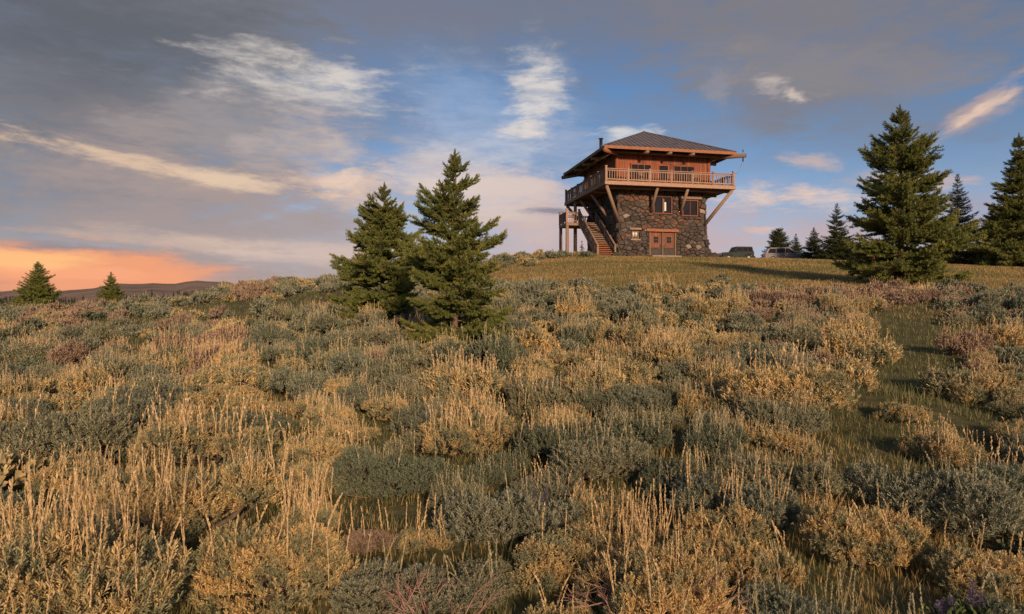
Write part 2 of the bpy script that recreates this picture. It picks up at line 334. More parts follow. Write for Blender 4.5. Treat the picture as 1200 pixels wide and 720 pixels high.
class MB:
    def __init__(s): s.v = []; s.f = []
    def box(s, c, d, rz=0.0, jit=None):
        x, y, z = d[0] / 2, d[1] / 2, d[2] / 2; k = len(s.v); ca, sa = math.cos(rz), math.sin(rz)
        for a, b, e in ((-x, -y, -z), (x, -y, -z), (x, y, -z), (-x, y, -z), (-x, -y, z), (x, -y, z), (x, y, z), (-x, y, z)):
            s.v.append((c[0] + a * ca - b * sa, c[1] + a * sa + b * ca, c[2] + e))
        for f in ((0, 3, 2, 1), (4, 5, 6, 7), (0, 1, 5, 4), (1, 2, 6, 5), (2, 3, 7, 6), (3, 0, 4, 7)): s.f.append(tuple(k + i for i in f))
        return s
    def beam(s, p, q, w, h):
        """square-section bar from p to q"""
        p, q = Vector(p), Vector(q); d = (q - p).normalized()
        up = Vector((0, 0, 1)) if abs(d.z) < .95 else Vector((0, 1, 0))
        a = d.cross(up).normalized() * w / 2; b = a.cross(d).normalized() * h / 2; k = len(s.v)
        for o in (p, q):
            for sa, sb in ((-1, -1), (1, -1), (1, 1), (-1, 1)): s.v.append(tuple(o + a * sa + b * sb))
        for f in ((3, 2, 1, 0), (4, 5, 6, 7), (0, 1, 5, 4), (1, 2, 6, 5), (2, 3, 7, 6), (3, 0, 4, 7)): s.f.append(tuple(k + i for i in f))
        return s
    def tube(s, pts, rad, n=8, cap=True):
        pts = [Vector(p) for p in pts]; k = len(s.v)
        for i, p in enumerate(pts):
            d = (pts[min(i + 1, len(pts) - 1)] - pts[max(i - 1, 0)]).normalized()
            up = Vector((0, 0, 1)) if abs(d.z) < .9 else Vector((1, 0, 0))
            a = d.cross(up).normalized(); b = a.cross(d)
            for j in range(n):
                t = 2 * math.pi * j / n; s.v.append(tuple(p + (a * math.cos(t) + b * math.sin(t)) * rad[i]))
        for i in range(len(pts) - 1):
            for j in range(n):
                s.f.append((k + i * n + j, k + i * n + (j + 1) % n, k + (i + 1) * n + (j + 1) % n, k + (i + 1) * n + j))
        if cap:
            s.f.append(tuple(k + j for j in reversed(range(n)))); e = k + (len(pts) - 1) * n; s.f.append(tuple(e + j for j in range(n)))
        return s
    def poly(s, pts, f=None):
        k = len(s.v); s.v += [tuple(p) for p in pts]; s.f.append(tuple(k + i for i in (f or range(len(pts))))); return s
    def prism(s, prof, y0, y1):
        """profile of (x, z) extruded in y"""
        k = len(s.v); n = len(prof)
        for y in (y0, y1): s.v += [(a, y, b) for a, b in prof]
        s.f.append(tuple(k + i for i in range(n))); s.f.append(tuple(k + n + i for i in reversed(range(n))))
        for i in range(n): s.f.append((k + (i + 1) % n, k + i, k + n + i, k + n + (i + 1) % n))
        return s
    def mesh(s, name, mat, smooth=False):
        me = bpy.data.meshes.new(name); me.from_pydata(s.v, [], s.f); me.materials.append(mat)
        if smooth: me.polygons.foreach_set('use_smooth', [True] * len(me.polygons))
        me.update(); return me
    def build(s, name, mat, parent=None, smooth=False, bevel=0):
        o = bpy.data.objects.new(name, s.mesh(name, mat, smooth)); COL.objects.link(o)
        if parent: o.parent = parent
        if bevel:
            b = o.modifiers.new('bevel', 'BEVEL'); b.width = bevel; b.segments = 2; b.limit_method = 'ANGLE'
        return o
def link(name, me, parent=None, loc=(0, 0, 0), rot=(0, 0, 0), sc=(1, 1, 1)):
    o = bpy.data.objects.new(name, me); COL.objects.link(o); o.parent = parent
    o.location = loc; o.rotation_euler = rot; o.scale = sc if hasattr(sc, '__len__') else (sc,) * 3
    return o
def empty(name, label, cat, loc=(0, 0, 0), rz=0.0, group=None, sc=1.0):
    o = bpy.data.objects.new(name, None); COL.objects.link(o); o.empty_display_size = .2
    o.location = loc; o.rotation_euler = (0, 0, rz); o.scale = (sc,) * 3 if not hasattr(sc, '__len__') else sc
    return tag(o, label, cat, group)
def tag(o, label=None, cat=None, group=None, kind=None):
    if label: o['label'] = label
    if cat: o['category'] = cat
    if group: o['group'] = group
    if kind: o['kind'] = kind
    return o

# ------------------------------------------------------------------ terrain (heights relative to the eye, by bearing column and depth)
COLS = np.array([-300, 0, 150, 235, 275, 330, 430, 600, 680, 760, 900, 1050, 1200, 1600], float)
DEP = np.array([0, 4, 8, 15, 22, 30, 38, 46, 54, 60, 70, 85, 110, 160, 300, 700, 1500, 2200, 4500], float)
TAB = np.array([
 # -300    0   150   235   275   330   430   600   680   760   900  1050  1200  1600
 [-1.95]*14,
 [-1.90]*14,
 [-1.65,-1.65,-1.63,-1.62,-1.60,-1.58,-1.56,-1.54,-1.54,-1.54,-1.54,-1.56,-1.58,-1.62],
 [-1.40,-1.32,-1.25,-1.18,-1.14,-1.05,-0.92,-0.76,-0.70,-0.68,-0.66,-0.66,-0.70,-0.80],
 [-1.20,-1.02,-0.80,-0.62,-0.52,-0.40,-0.12, 0.10, 0.20, 0.24, 0.24, 0.22, 0.14, 0.00],
 [-0.95,-0.70,-0.32,-0.02, 0.18, 0.32, 0.62, 0.90, 1.02, 1.10, 1.10, 1.10, 1.00, 0.80],
 [-0.80,-0.40, 0.08, 0.42, 1.00, 1.20, 1.40, 1.80, 1.95, 2.04, 2.03, 2.00, 1.85, 1.50],
 [-0.80,-0.30, 0.22, 0.60, 1.62, 1.90, 2.15, 2.80, 3.05, 3.12, 3.05, 2.95, 2.70, 2.20],
 [-0.80,-0.30, 0.20, 0.60, 1.55, 2.00, 2.55, 3.95, 4.25, 4.15, 4.05, 3.75, 3.40, 2.80],
 [-0.80,-0.30, 0.15, 0.50, 1.40, 1.95, 2.75, 4.70, 5.02, 4.90, 4.72, 4.30, 3.90, 3.20],
 [-0.90,-0.35, 0.00, 0.30, 0.80, 1.50, 2.60, 4.80, 5.05, 5.05, 5.20, 4.90, 4.30, 3.60],
 [-1.60,-1.20,-0.80,-0.50, 0.00, 0.60, 2.00, 4.60, 5.20, 6.05, 6.42, 5.75, 5.10, 4.20],
 [-3.00,-3.00,-2.50,-2.20,-1.80,-1.20, 0.60, 4.00, 5.20, 6.40, 6.85, 5.90, 5.60, 4.80],
 [-6.00,-7.00,-6.50,-6.00,-5.50,-4.50,-2.00, 2.00, 3.50, 4.50, 5.50, 5.80, 5.50, 5.00],
 [-9.00,-11.0,-10.0,-9.00,-8.50,-8.00,-5.00,-2.00,-1.00, 0.00, 1.00, 2.00, 2.00, 2.00],
 [ 2.00, 4.00, 7.00, 9.00, 9.00, 8.00, 2.00,-10.0,-12.0,-12.0,-12.0,-10.0,-10.0,-10.0],
 [ 40.0,49.00,57.00,65.00,68.00,68.00,50.00,10.00, 0.00,-5.00,-5.00, 0.00, 0.00, 0.00],
 [ 48.0,58.00,66.00,70.00,70.00,70.00,55.00,20.00, 5.00, 0.00, 0.00, 0.00, 0.00, 0.00],
 [ 30.0,30.00,30.00,30.00,30.00,30.00,20.00, 0.00,-20.0,-20.0,-20.0,-20.0,-20.0,-20.0]])
NA, NR = 481, 150
ANG = np.linspace(-math.pi, math.pi, NA)                # bearing from +Y, clockwise
RAD = np.concatenate([[0.0], np.geomspace(0.8, 5200, NR - 1)])
def _interp(px, dep):
    ci = np.clip(np.searchsorted(COLS, px) - 1, 0, len(COLS) - 2); ct = np.clip((px - COLS[ci]) / (COLS[ci + 1] - COLS[ci]), 0, 1)
    di = np.clip(np.searchsorted(DEP, dep) - 1, 0, len(DEP) - 2); dt = np.clip((dep - DEP[di]) / (DEP[di + 1] - DEP[di]), 0, 1)
    return (TAB[di, ci] * (1 - ct) + TAB[di, ci + 1] * ct) * (1 - dt) + (TAB[di + 1, ci] * (1 - ct) + TAB[di + 1, ci + 1] * ct) * dt
AA, RR = np.meshgrid(ANG, RAD, indexing='ij')
ac = np.clip(AA, -0.9, 0.9)
GZ = _interp(600 + F * np.tan(ac), RR * np.cos(ac))
back = np.clip((np.abs(AA) - 0.95) / 0.8, 0, 1); back = back * back * (3 - 2 * back)
GZ = GZ * (1 - back) + (-1.95 - 0.012 * np.minimum(RR, 400)) * back      # gentle fall behind the camera
for _ in range(3):
    g = GZ.copy()
    g[:, 1:-1] = (GZ[:, :-2] + 2 * GZ[:, 1:-1] + GZ[:, 2:]) / 4
    g2 = g.copy(); g2[1:-1] = (g[:-2] + 2 * g[1:-1] + g[2:]) / 4; e = (g[-2] + 2 * g[0] + g[1]) / 4; g2[0] = e; g2[-1] = e
    GZ = g2
XX, YY = RR * np.sin(AA), RR * np.cos(AA)
bump = (0.07 * np.sin(XX * .9 + 1.3 * np.sin(YY * .5)) * np.cos(YY * .8 + XX * .3) + 0.04 * np.sin(XX * 2.1 + YY * 1.7)) * np.clip(RR / 3, 0, 1) * np.clip((60 - RR) / 30, 0, 1)
far_ = np.clip((RR - 500) / 600, 0, 1)
GZ = GZ + bump * .7 + CAMZ + far_ * (5 * np.sin(AA * 23) + 3 * np.sin(AA * 61 + 2) + 1.5 * np.sin(AA * 140))
LR = np.log(RAD[1:])
def gz(x, y):
    x = np.asarray(x, float); y = np.asarray(y, float)
    r = np.hypot(x, y); a = np.arctan2(x, y)
    fa = (a + math.pi) / (2 * math.pi) * (NA - 1); ia = np.clip(fa.astype(int), 0, NA - 2); ta = fa - ia
    fr = 1 + (np.log(np.maximum(r, 0.8)) - LR[0]) / (LR[1] - LR[0]); ir = np.clip(fr.astype(int), 0, NR - 2); tr = np.clip(fr - ir, 0, 1)
    z = (GZ[ia, ir] * (1 - ta) + GZ[ia + 1, ir] * ta) * (1 - tr) + (GZ[ia, ir + 1] * (1 - ta) + GZ[ia + 1, ir + 1] * ta) * tr
    return z
def gz1(x, y): return float(gz(np.array([x]), np.array([y]))[0])
def ground_at(px, py, far=300.0):
    """where the sight line through a photo pixel meets the ground"""
    d = np.geomspace(2.0, far, 900); x = d * (px - 600) / F; zr = CAMZ + d * (HOR - py) / F
    hit = np.nonzero(gz(x, d) >= zr)[0]
    i = hit[0] if len(hit) else len(d) - 1
    return float(x[i]), float(d[i])
def proj(x, y, z): return 600 + F * x / y, HOR - F * (z - CAMZ) / y

# ground colour: soil and litter near, dry meadow on the rise, dark wooded hill far off
def vnoise(x, y, s, seed=0):
    """cheap smooth value noise on arrays"""
    x = np.asarray(x) / s + seed * 17.3; y = np.asarray(y) / s - seed * 9.1
    ix, iy = np.floor(x), np.floor(y); fx, fy = x - ix, y - iy
    fx = fx * fx * (3 - 2 * fx); fy = fy * fy * (3 - 2 * fy)
    h = lambda a, b: np.modf(np.abs(np.sin(a * 127.1 + b * 311.7 + seed) * 43758.5453))[0]
    return (h(ix, iy) * (1 - fx) + h(ix + 1, iy) * fx) * (1 - fy) + (h(ix, iy + 1) * (1 - fx) + h(ix + 1, iy + 1) * fx) * fy
def lawn_edge(px):
    """depth at which the sage gives way to the meadow"""
    return np.interp(px, [-200, 330, 420, 520, 600, 700, 800, 850, 1000, 1100, 1300], [999, 999, 60, 44, 30, 25.5, 25, 26.5, 26, 25, 26])
verts = np.stack([XX, YY, GZ], -1)
idx = np.arange(NA * NR).reshape(NA, NR)
q = np.stack([idx[:-1, :-1], idx[1:, :-1], idx[1:, 1:], idx[:-1, 1:]], -1).reshape(-1, 4)[:, ::-1]
ground_me = mesh_np('ground', verts, q, smooth=True)
pxg = 600 + F * np.tan(ac); dg = RR * np.cos(ac)
lw = np.clip((dg - lawn_edge(pxg)) / 4 + .5, 0, 1) * np.clip((300 - RR) / 60, 0, 1)
fw = np.clip((RR - 160) / 120, 0, 1)
colr = np.zeros((NA, NR, 4), np.float32); colr[..., 0] = lw; colr[..., 1] = fw; colr[..., 3] = 1
at = ground_me.attributes.new('cover', 'FLOAT_COLOR', 'POINT'); at.data.foreach_set('color', colr.ravel())
m, t, p = new_mat('ground')
atn = nd(t, 'ShaderNodeAttribute', attribute_name='cover'); sp = nd(t, 'ShaderNodeSeparateColor'); t.links.new(atn.outputs['Color'], sp.inputs[0])
soil = ramp(t, noise(t, 3.0, 7, .65), [(.3, (.05, .054, .026)), (.55, (.10, .10, .048)), (.75, (.17, .14, .075))])
mead = ramp(t, noise(t, .35, 8, .62, stretch=(.55, 1.6, 1)), [(.30, (.12, .125, .042)), (.45, (.21, .17, .065)), (.6, (.32, .215, .095)), (.75, (.19, .165, .06))])
mead = mixc(t, .6, mead, ramp(t, noise(t, 6, 8, .7), [(.3, (.55, .6, .55)), (.7, (1.3, 1.2, 1.1))]), 'MULTIPLY')
hill = ramp(t, noise(t, .012, 8, .65), [(.4, (.15, .115, .095)), (.6, (.26, .19, .15))])
c = mixc(t, sp.outputs[0], soil, mead); c = mixc(t, sp.outputs[1], c, hill)
t.links.new(c, p.inputs['Base Color']); p.inputs['Roughness'].default_value = 1; p.inputs['Specular IOR Level'].default_value = .1
bp = nd(t, 'ShaderNodeBump'); bp.inputs['Strength'].default_value = .6; bp.inputs['Distance'].default_value = .05
t.links.new(noise(t, 14, 6, .7), bp.inputs['Height']); t.links.new(bp.outputs[0], p.inputs['Normal'])
ground_me.materials.append(m)
tag(link('ground', ground_me), kind='structure')

# ------------------------------------------------------------------ lookout tower
U = Vector((math.cos(math.radians(12)), math.sin(math.radians(12)), 0)); Vv = Vector((-U.y, U.x, 0))
TC = Vector((8.2, 60.0, 0)) + 6.3 * U + 6.3 * Vv; TZ = CAMZ + 5.0
tower = empty('lookout_tower', 'tall stone lookout tower with timber cabin, wraparound deck and hipped metal roof', 'lookout tower', (TC.x, TC.y, TZ), math.radians(12))
rt = random.Random(5)
HS, HD, HC, HR = 4.3, 6.3, 4.55, 6.36          # half widths: stone, deck, cabin, roof
ZD, ZE = 6.55, 9.62                            # deck floor, eave
def flare(z): return 0.62 * max(0.0, 1 - z / 2.6) ** 1.4
# --- stone base: core, big stones one by one on the front, facing elsewhere
core = MB()
for z0, z1 in ((-1.2, .9), (.9, 1.9), (1.9, 6.2)):
    o = flare((max(z0, 0) + z1) / 2)
    core.box((o / 2 - .02, 0, (z0 + z1) / 2), (2 * HS + o - .04, 2 * HS - .04 + .3 * o, z1 - z0))
base = core.build('stone_base', M['mortar'], tower)
def clip_half(poly, nx, nz, d):
    """keep the part of a convex polygon where nx*x + nz*z <= d"""
    out = []
    for i in range(len(poly)):
        a, b = poly[i], poly[(i + 1) % len(poly)]
        fa, fb = nx * a[0] + nz * a[1] - d, nx * b[0] + nz * b[1] - d
        if fa <= 0: out.append(a)
        if (fa < 0) != (fb < 0) and fa != fb:
            t_ = fa / (fa - fb); out.append((a[0] + (b[0] - a[0]) * t_, a[1] + (b[1] - a[1]) * t_))
    return out
def area(p): return abs(sum(p[i][0] * p[(i + 1) % len(p)][1] - p[(i + 1) % len(p)][0] * p[i][1] for i in range(len(p)))) / 2
def rubble(x0, x1, z0, z1, sw, sh, r, holes=()):
    """irregular rubble: cells of a stretched, jittered point set"""
    P = []; nz_ = int((z1 - z0) / sh); 
    for k in range(-1, nz_ + 2):
        nx_ = int((x1 - x0) / (sw * r.uniform(.8, 1.25)))
        off = r.random()
        for i in range(-1, nx_ + 2):
            P.append((x0 + (x1 - x0) * (i + off + r.uniform(-.36, .36)) / nx_, z0 + (z1 - z0) * (k + .5 + r.uniform(-.42, .42)) / nz_))
    P = [p_ for p_ in P if r.random() > .26]; K = 1.4; res = []
    A = np.array(P)
    for i, (cx, cz) in enumerate(P):
        if not (x0 - .1 < cx < x1 + .1 and z0 - .1 < cz < z1 + .1): continue
        poly = [(x0, z0), (x1, z0), (x1, z1), (x0, z1)]
        dd = ((A[:, 0] - cx) / K) ** 2 + (A[:, 1] - cz) ** 2
        for j in np.argsort(dd)[1:19]:
            qx, qz = P[j]; nx, nz = (qx - cx) / K ** 2, qz - cz
            poly = clip_half(poly, nx, nz, nx * (qx + cx) / 2 + nz * (qz + cz) / 2)
            if len(poly) < 3: break
        for (a, b, c0, d0) in holes:
            if len(poly) < 3: break
            xs = [p_[0] for p_ in poly]; zs = [p_[1] for p_ in poly]
            if max(xs) <= a or min(xs) >= b or max(zs) <= c0 or min(zs) >= d0: continue
            poly = max((clip_half(poly, 1, 0, a), clip_half(poly, -1, 0, -b), clip_half(poly, 0, 1, c0), clip_half(poly, 0, -1, -d0)), key=lambda p_: area(p_) if len(p_) > 2 else 0)
        if len(poly) > 2 and area(poly) > .02: res.append(poly)
    return res
def stone_geo(mb, poly, dep, put, r):
    """one rough stone from its outline; put(x, z, out) places a point"""
    cx = sum(p_[0] for p_ in poly) / len(poly); cz = sum(p_[1] for p_ in poly) / len(poly); k = len(mb.v); n = len(poly)
    tx, tz = r.uniform(-.12, .12), r.uniform(-.12, .12)
    for s_, f in ((.99, -.06), (.96, dep * .55), (.80, dep)):
        for x, z in poly:
            dx, dz = x - cx, z - cz; L = math.hypot(dx, dz) + 1e-6; s2 = max(.3, (L - .010) / L) * s_
            mb.v.append(put(cx + dx * s2, cz + dz * s2, f + (tx * dx + tz * dz + r.uniform(-.02, .02) if f > 0 else 0)))
    for l in (0, n):
        for i in range(n): mb.f.append((k + l + i, k + l + (i + 1) % n, k + l + n + (i + 1) % n, k + l + n + i))
    mb.f.append(tuple(k + 2 * n + i for i in range(n)))
holes = [(-1.37, 1.32, -.3, 2.30), (-3.12, -2.32, 1.5, 2.45), (-.97, 1.0, 3.97, 5.72), (1.9, 3.62, 3.83, 5.45)]
cells = rubble(-HS - .05, HS + .62, -.5, 6.15, .46, .285, rt, holes)
cells = [(c_, sum(p_[0] for p_ in c_) / len(c_), sum(p_[1] for p_ in c_) / len(c_)) for c_ in cells]
cells = [(c_, x, z) for c_, x, z in cells if x < HS + flare(max(z, 0)) + .02]
cells.sort(key=lambda c_: -area(c_[0]))
rest = {'stone': MB(), 'stone_red': MB(), 'stone_pale': MB()}
for i, (c_, cx, cz) in enumerate(cells):
    mid = (abs(cx + .15 * (cz - 3)) < 1.9 and cz > 2.2) or (cz > 5.0 and cx < 1.0)
    k = 'stone_red' if (mid and rt.random() < .72) or rt.random() < .08 else ('stone_pale' if rt.random() < .05 else 'stone')
    dep = rt.uniform(.04, .17) * (1.4 if cx > 3.2 or cz < 1 else 1)
    if i < 285:
        mb = MB(); o = .12 * flare(max(cz, 0))
        stone_geo(mb, [(x - cx, z - cz) for x, z in c_], dep, lambda x, z, f: (x, -f, z), rt)
        so_ = mb.build('stone', M[k], base); so_.location = (cx, -HS - o, cz)
    else: stone_geo(rest[k], c_, dep, lambda x, z, f: (x, -HS - f, z), rt)
for k, mb in rest.items():
    if mb.v: tag(mb.build('stone_facing', M[k], base), kind='stuff')
for wall_ in range(3):
    mb = MB()
    for c_ in rubble(-HS - .12, HS + .12, -.5, 6.15, .62, .42, rt):
        cz = sum(p_[1] for p_ in c_) / len(c_); dep = rt.uniform(.06, .24); o = flare(max(cz, 0)) if wall_ == 1 else 0
        put = ((lambda x, z, f: (-HS - f, -x, z)), (lambda x, z, f: (HS + f + o, x, z)), (lambda x, z, f: (-x, HS + f, z)))[wall_]
        stone_geo(mb, c_, dep, put, rt)
    tag(mb.build('stone_facing', M['stone'], base), kind='stuff')
for (x, y, s) in ((5.0, -4.5, .8), (5.35, -4.2, .55), (4.75, -4.85, .6), (5.7, -3.9, .45), (4.5, -5.0, .4), (-4.6, -4.7, .6), (3.6, -4.95, .5), (2.4, -5.0, .4), (-3.4, -4.95, .5), (-2.3, -4.9, .35)):
    mb = MB()
    for i, (zz, rr) in enumerate(((-.4, .5), (.05, .62), (.3, .52), (.42, .25))):
        for j in range(8):
            a = 2 * math.pi * j / 8 + i; q_ = rr * s * rt.uniform(.8, 1.2); mb.v.append((q_ * 1.25 * math.cos(a), q_ * math.sin(a), zz * s * 1.3 + rt.uniform(-.05, .05)))
    for i in range(3):
        for j in range(8): mb.f.append((i * 8 + j, i * 8 + (j + 1) % 8, i * 8 + 8 + (j + 1) % 8, i * 8 + 8 + j))
    mb.f.append(tuple(24 + j for j in range(8)))
    b = mb.build('boulder', M['stone'], base); b.location = (x, y, .05); b.rotation_euler = (0, 0, rt.uniform(0, 6))
# --- openings of the stone base
def window(x0, x1, z0, z1, y, nx, nz, fr, fw=.09, bright_panes=None, out=-1):
    w = MB()
    w.box(((x0 + x1) / 2, y, z1 - fw / 2), (x1 - x0, .16, fw)).box(((x0 + x1) / 2, y, z0 + fw / 2), (x1 - x0, .16, fw))
    w.box((x0 + fw / 2, y, (z0 + z1) / 2), (fw, .16, z1 - z0 - 2 * fw)).box((x1 - fw / 2, y, (z0 + z1) / 2), (fw, .16, z1 - z0 - 2 * fw))
    o = w.build('window', fr, tower)
    ax, bx, az_, bz = x0 + fw, x1 - fw, z0 + fw, z1 - fw
    for i in range(nx):
        for k in range(nz):
            a, b = ax + (bx - ax) * i / nx, ax + (bx - ax) * (i + 1) / nx; c_, d_ = az_ + (bz - az_) * k / nz, az_ + (bz - az_) * (k + 1) / nz
            bl = bright_panes and (i, k) in bright_panes
            MB().box(((a + b) / 2, y + .03, (c_ + d_) / 2), (b - a - .004, .02, d_ - c_ - .004)).build('pane', M['pane_glare'] if bl else M['glass'], o)
    for i in range(1, nx):
        a = ax + (bx - ax) * i / nx; MB().box((a, y - .01, (az_ + bz) / 2), (.055, .09, bz - az_)).build('muntin', fr, o)
    for k in range(1, nz):
        c_ = az_ + (bz - az_) * k / nz; MB().box(((ax + bx) / 2, y - .013, c_), (bx - ax, .085, .05)).build('muntin', fr, o)
    return o
yf = -HS - .02
window(-3.06, -2.38, 1.64, 2.38, yf, 2, 2, M['log_dark'], .1, {(0, 0), (1, 0), (0, 1), (1, 1)})  # all four panes pale: the brightness of lit glass is painted in
window(-.92, .95, 4.02, 5.68, yf, 2, 1, M['door'], .1)
MB().box((.05, yf - .06, 4.75), (.18, .1, 1.3)).build('mullion', M['log_dark'], tower)
MB().box((.28, yf - .004, 4.72), (.16, .012, .8)).build('glare_strip', M['pane_glare'], tower)  # pale strip painted as a reflection in the glass
window(1.95, 3.56, 3.88, 5.42, yf, 2, 1, M['door'], .1)
for x0, x1, z0, zz in ((1.6, 3.9, 5.46, .26), (-1.65, 1.55, 2.34, .26), (-3.3, -2.15, 2.46, .2)):
    MB().beam((x0, yf - .1, z0 + zz / 2), (x1, yf - .1, z0 + zz / 2), .28, zz).build('lintel', M['fascia'] if x0 < -1 and x0 > -2 else M['log'], tower, bevel=.03)
MB().box((-2.72, yf - .1, 1.56), (.95, .24, .12)).build('sill', M['stone_pale'], tower)
# doors
for dx, rot in ((-.68, 0), (.60, 0)):
    d = MB().box((dx, yf + .03, 1.12), (1.12, .07, 2.3)).build('door', M['door'], tower)
    for k in range(5): MB().box((dx - .44 + .22 * k, yf - .012, 1.12), (.2, .02, 2.26)).build('plank', M['door' if k != 2 or dx > 0 else 'board'], d)
    a = MB(); a.box((dx + .02, yf - .03, 1.62), (.5, .03, .62)); a.build('window_frame', M['log_dark'], d)
    for i in (-1, 1):
        for k in (-1, 1): MB().box((dx + .02 + i * .115, yf - .05, 1.62 + k * .145), (.2, .02, .26)).build('pane', M['glass'], d)
    MB().box((dx + (.46 if dx < 0 else -.46), yf - .05, 1.05), (.05, .06, .22)).build('handle', M['iron'], d)
for x in (-1.29, -.04, 1.24): MB().box((x, yf - .05, 1.1), (.13, .16, 2.36)).build('door_post', M['log_dark'], tower)
MB().box((0, -HS - .55, .03), (2.9, 1.0, .16)).build('threshold_slab', M['stone_pale'], tower, bevel=.03)
# --- deck
deck = MB()
dk = deck.box((0, 0, ZD - .3), (2 * HD - .3, 2 * HD - .3, .06)).build('deck', M['soffit'], tower)
n = 62; pw = 2 * HD / n
plm = MB().box((0, 0, 0), (pw - .012, 2 * HD, .045)).mesh('plank', M['log'])
for i in range(n): link('plank', plm, dk, (-HD + pw * (i + .5), 0, ZD - .03))
jm = MB().tube([(0, -HD + .1, 0), (0, HD - .1, 0)], (.09, .09), 8).mesh('joist', M['log_dark'], True)
for i in range(13): link('joist', jm, dk, (-HD + .5 + i * (2 * HD - 1) / 12, 0, ZD - .16))
for y in (-HD + .02, HD - .02): MB().box((0, y, ZD - .21), (2 * HD + .04, .1, .30)).build('rim_board', M['rail'] if y < 0 else M['log'], dk)  # front rim board paler: sunlight on that side put into its colour
for x in (-HD + .02, HD - .02): MB().box((x, 0, ZD - .213), (.1, 2 * HD - .07, .296)).build('rim_board', M['log'], dk)
for y in (-5.35, -3.0, 3.0, 5.35): MB().tube([(-HD + .15, y, ZD - .45), (HD - .15, y, ZD - .45)], (.13, .13), 9).build('support_log', M['log_dark'], dk, True)
# --- railing: four sides, each with posts, rails and balusters
balm = MB().box((0, 0, 0), (.055, .055, .80)).mesh('baluster', M['rail'])
postm = MB().box((0, 0, 0), (.15, .15, 1.14)).box((0, 0, .6), (.19, .19, .05)).mesh('post', M['rail'])
balm_d = MB().box((0, 0, 0), (.055, .055, .80)).mesh('baluster', M['log']); postm_d = MB().box((0, 0, 0), (.15, .15, 1.14)).box((0, 0, .6), (.19, .19, .05)).mesh('post', M['log'])
def railing(p, q, nb, npost, wood='rail', h=1.06, ends=(True, True), parent=None):
    p, q = Vector(p), Vector(q); d = q - p; ang = math.atan2(d.y, d.x)
    top = MB().beam(p + Vector((0, 0, h)), q + Vector((0, 0, h)), .15, .07).build('railing', M[wood], parent or tower)
    MB().beam(p + Vector((0, 0, h - .14)), q + Vector((0, 0, h - .14)), .06, .09).build('rail', M[wood], top)
    MB().beam(p + Vector((0, 0, .14)), q + Vector((0, 0, .14)), .06, .09).build('rail', M[wood], top)
    bm, pm = (balm, postm) if wood == 'rail' else (balm_d, postm_d)
    for i in range(npost + 1):
        if (i == 0 and not ends[0]) or (i == npost and not ends[1]): continue
        c = p + d * i / npost; o = link('post', pm, top, c + Vector((0, 0, .56)), (0, 0, ang))
        if i in (0, npost): o.scale = (1.15, 1.15, 1.12); o.location.z += .06
    for i in range(nb):
        c = p + d * (i + .5) / nb
        if any(abs((i + .5) / nb - k / npost) * d.length < .1 for k in range(npost + 1)): continue
        link('baluster', bm, top, c + Vector((0, 0, .53)) + Vector((rt.uniform(-.01, .01), 0, 0)), (0, 0, ang))
    return top
e = HD - .12
railing((-e, -e, ZD), (e, -e, ZD), 54, 6)  # front rails paler, the rest darker: sunlight and shade put into the wood colour
railing((-e, e, ZD), (-e, -e, ZD), 48, 6, 'log', ends=(True, False))
railing((e, -e, ZD), (e, e, ZD), 48, 6, 'log', ends=(False, True))
railing((e, e, ZD), (-e, e, ZD), 48, 6, 'log', ends=(False, False))
# --- braces (logs from the stone up to the deck edge)
def brace(p, q, r=.14):
    MB().tube([p, Vector(p).lerp(Vector(q), .5), q], (r * 1.08, r, r * .92), 9).build('brace_log', M['log'], tower, True)
zt = ZD - .42
for sx_, sy_ in ((-1, -1), (1, -1), (-1, 1), (1, 1)): brace((sx_ * (HS - .02), sy_ * (HS - .02), 3.15), (sx_ * (HD - .2), sy_ * (HD - .2), zt), .16)
for s_ in (-1.2, 1.75):
    brace((s_, -HS + .02, 4.05), (s_, -HD + .35, zt)); brace((s_, HS - .02, 4.05), (s_, HD - .35, zt))
for s_ in (-1.5, 2.0):
    brace((-HS + .02, s_, 3.9), (-HD + .35, s_, zt)); brace((HS - .02, s_, 3.9), (HD - .35, s_, zt))
# --- cabin
cab = MB().box((0, 0, (ZD + ZE) / 2 + .1), (2 * HC - .1, 2 * HC - .1, ZE - ZD - .1)).build('cabin_wall', M['soffit'], tower)
wins = [(-3.2, -1.25), (-.5, .45), (1.0, 3.05)]
bw = .235; nb = int(2 * HC / bw); bw = 2 * HC / nb
def board(x, z0, z1, side):
    h = z1 - z0; mb = MB().box((0, 0, 0), (bw - .014, .05 + rt.uniform(0, .02), h)); o = mb.build('board', M['board'], cab)
    a = {'f': (x, -HC - .001, 0), 'l': (-HC - .001, x, math.pi / 2), 'r': (HC + .001, x, math.pi / 2), 'b': (x, HC + .001, 0)}[side]
    o.location = (a[0], a[1], (z0 + z1) / 2); o.rotation_euler = (0, 0, a[2])
for side in 'flrb':
    for i in range(nb):
        x = -HC + bw * (i + .5)
        inw = [w for w in wins if x > w[0] - .05 and x < w[1] + .05]
        if inw and side in 'f':
            board(x, ZD + .02, 7.12, side); board(x, 8.52, ZE, side)
        else: board(x, ZD + .02, ZE, side)
for k, (a, b) in enumerate(wins):
    window(a - .04, b + .04, 7.13, 8.51, -HC - .02, 3 if b - a > 1.2 else 1, 1, M['board'], .09, None)
for sx_, sy_ in ((-1, -1), (1, -1), (1, 1), (-1, 1)):
    MB().tube([(sx_ * HC, sy_ * HC, ZD), (sx_ * HC, sy_ * HC, ZE)], (.17, .16), 9).build('corner_post', M['board'], tower, True)
# cabin door on the west side, seen along the deck
MB().box((-HC - .05, 1.2, ZD + 1.05), (.06, 1.0, 2.1)).build('cabin_door', M['log_dark'], tower)
for x in (-2.0, -.9): # seats on the deck behind the railing
    pass
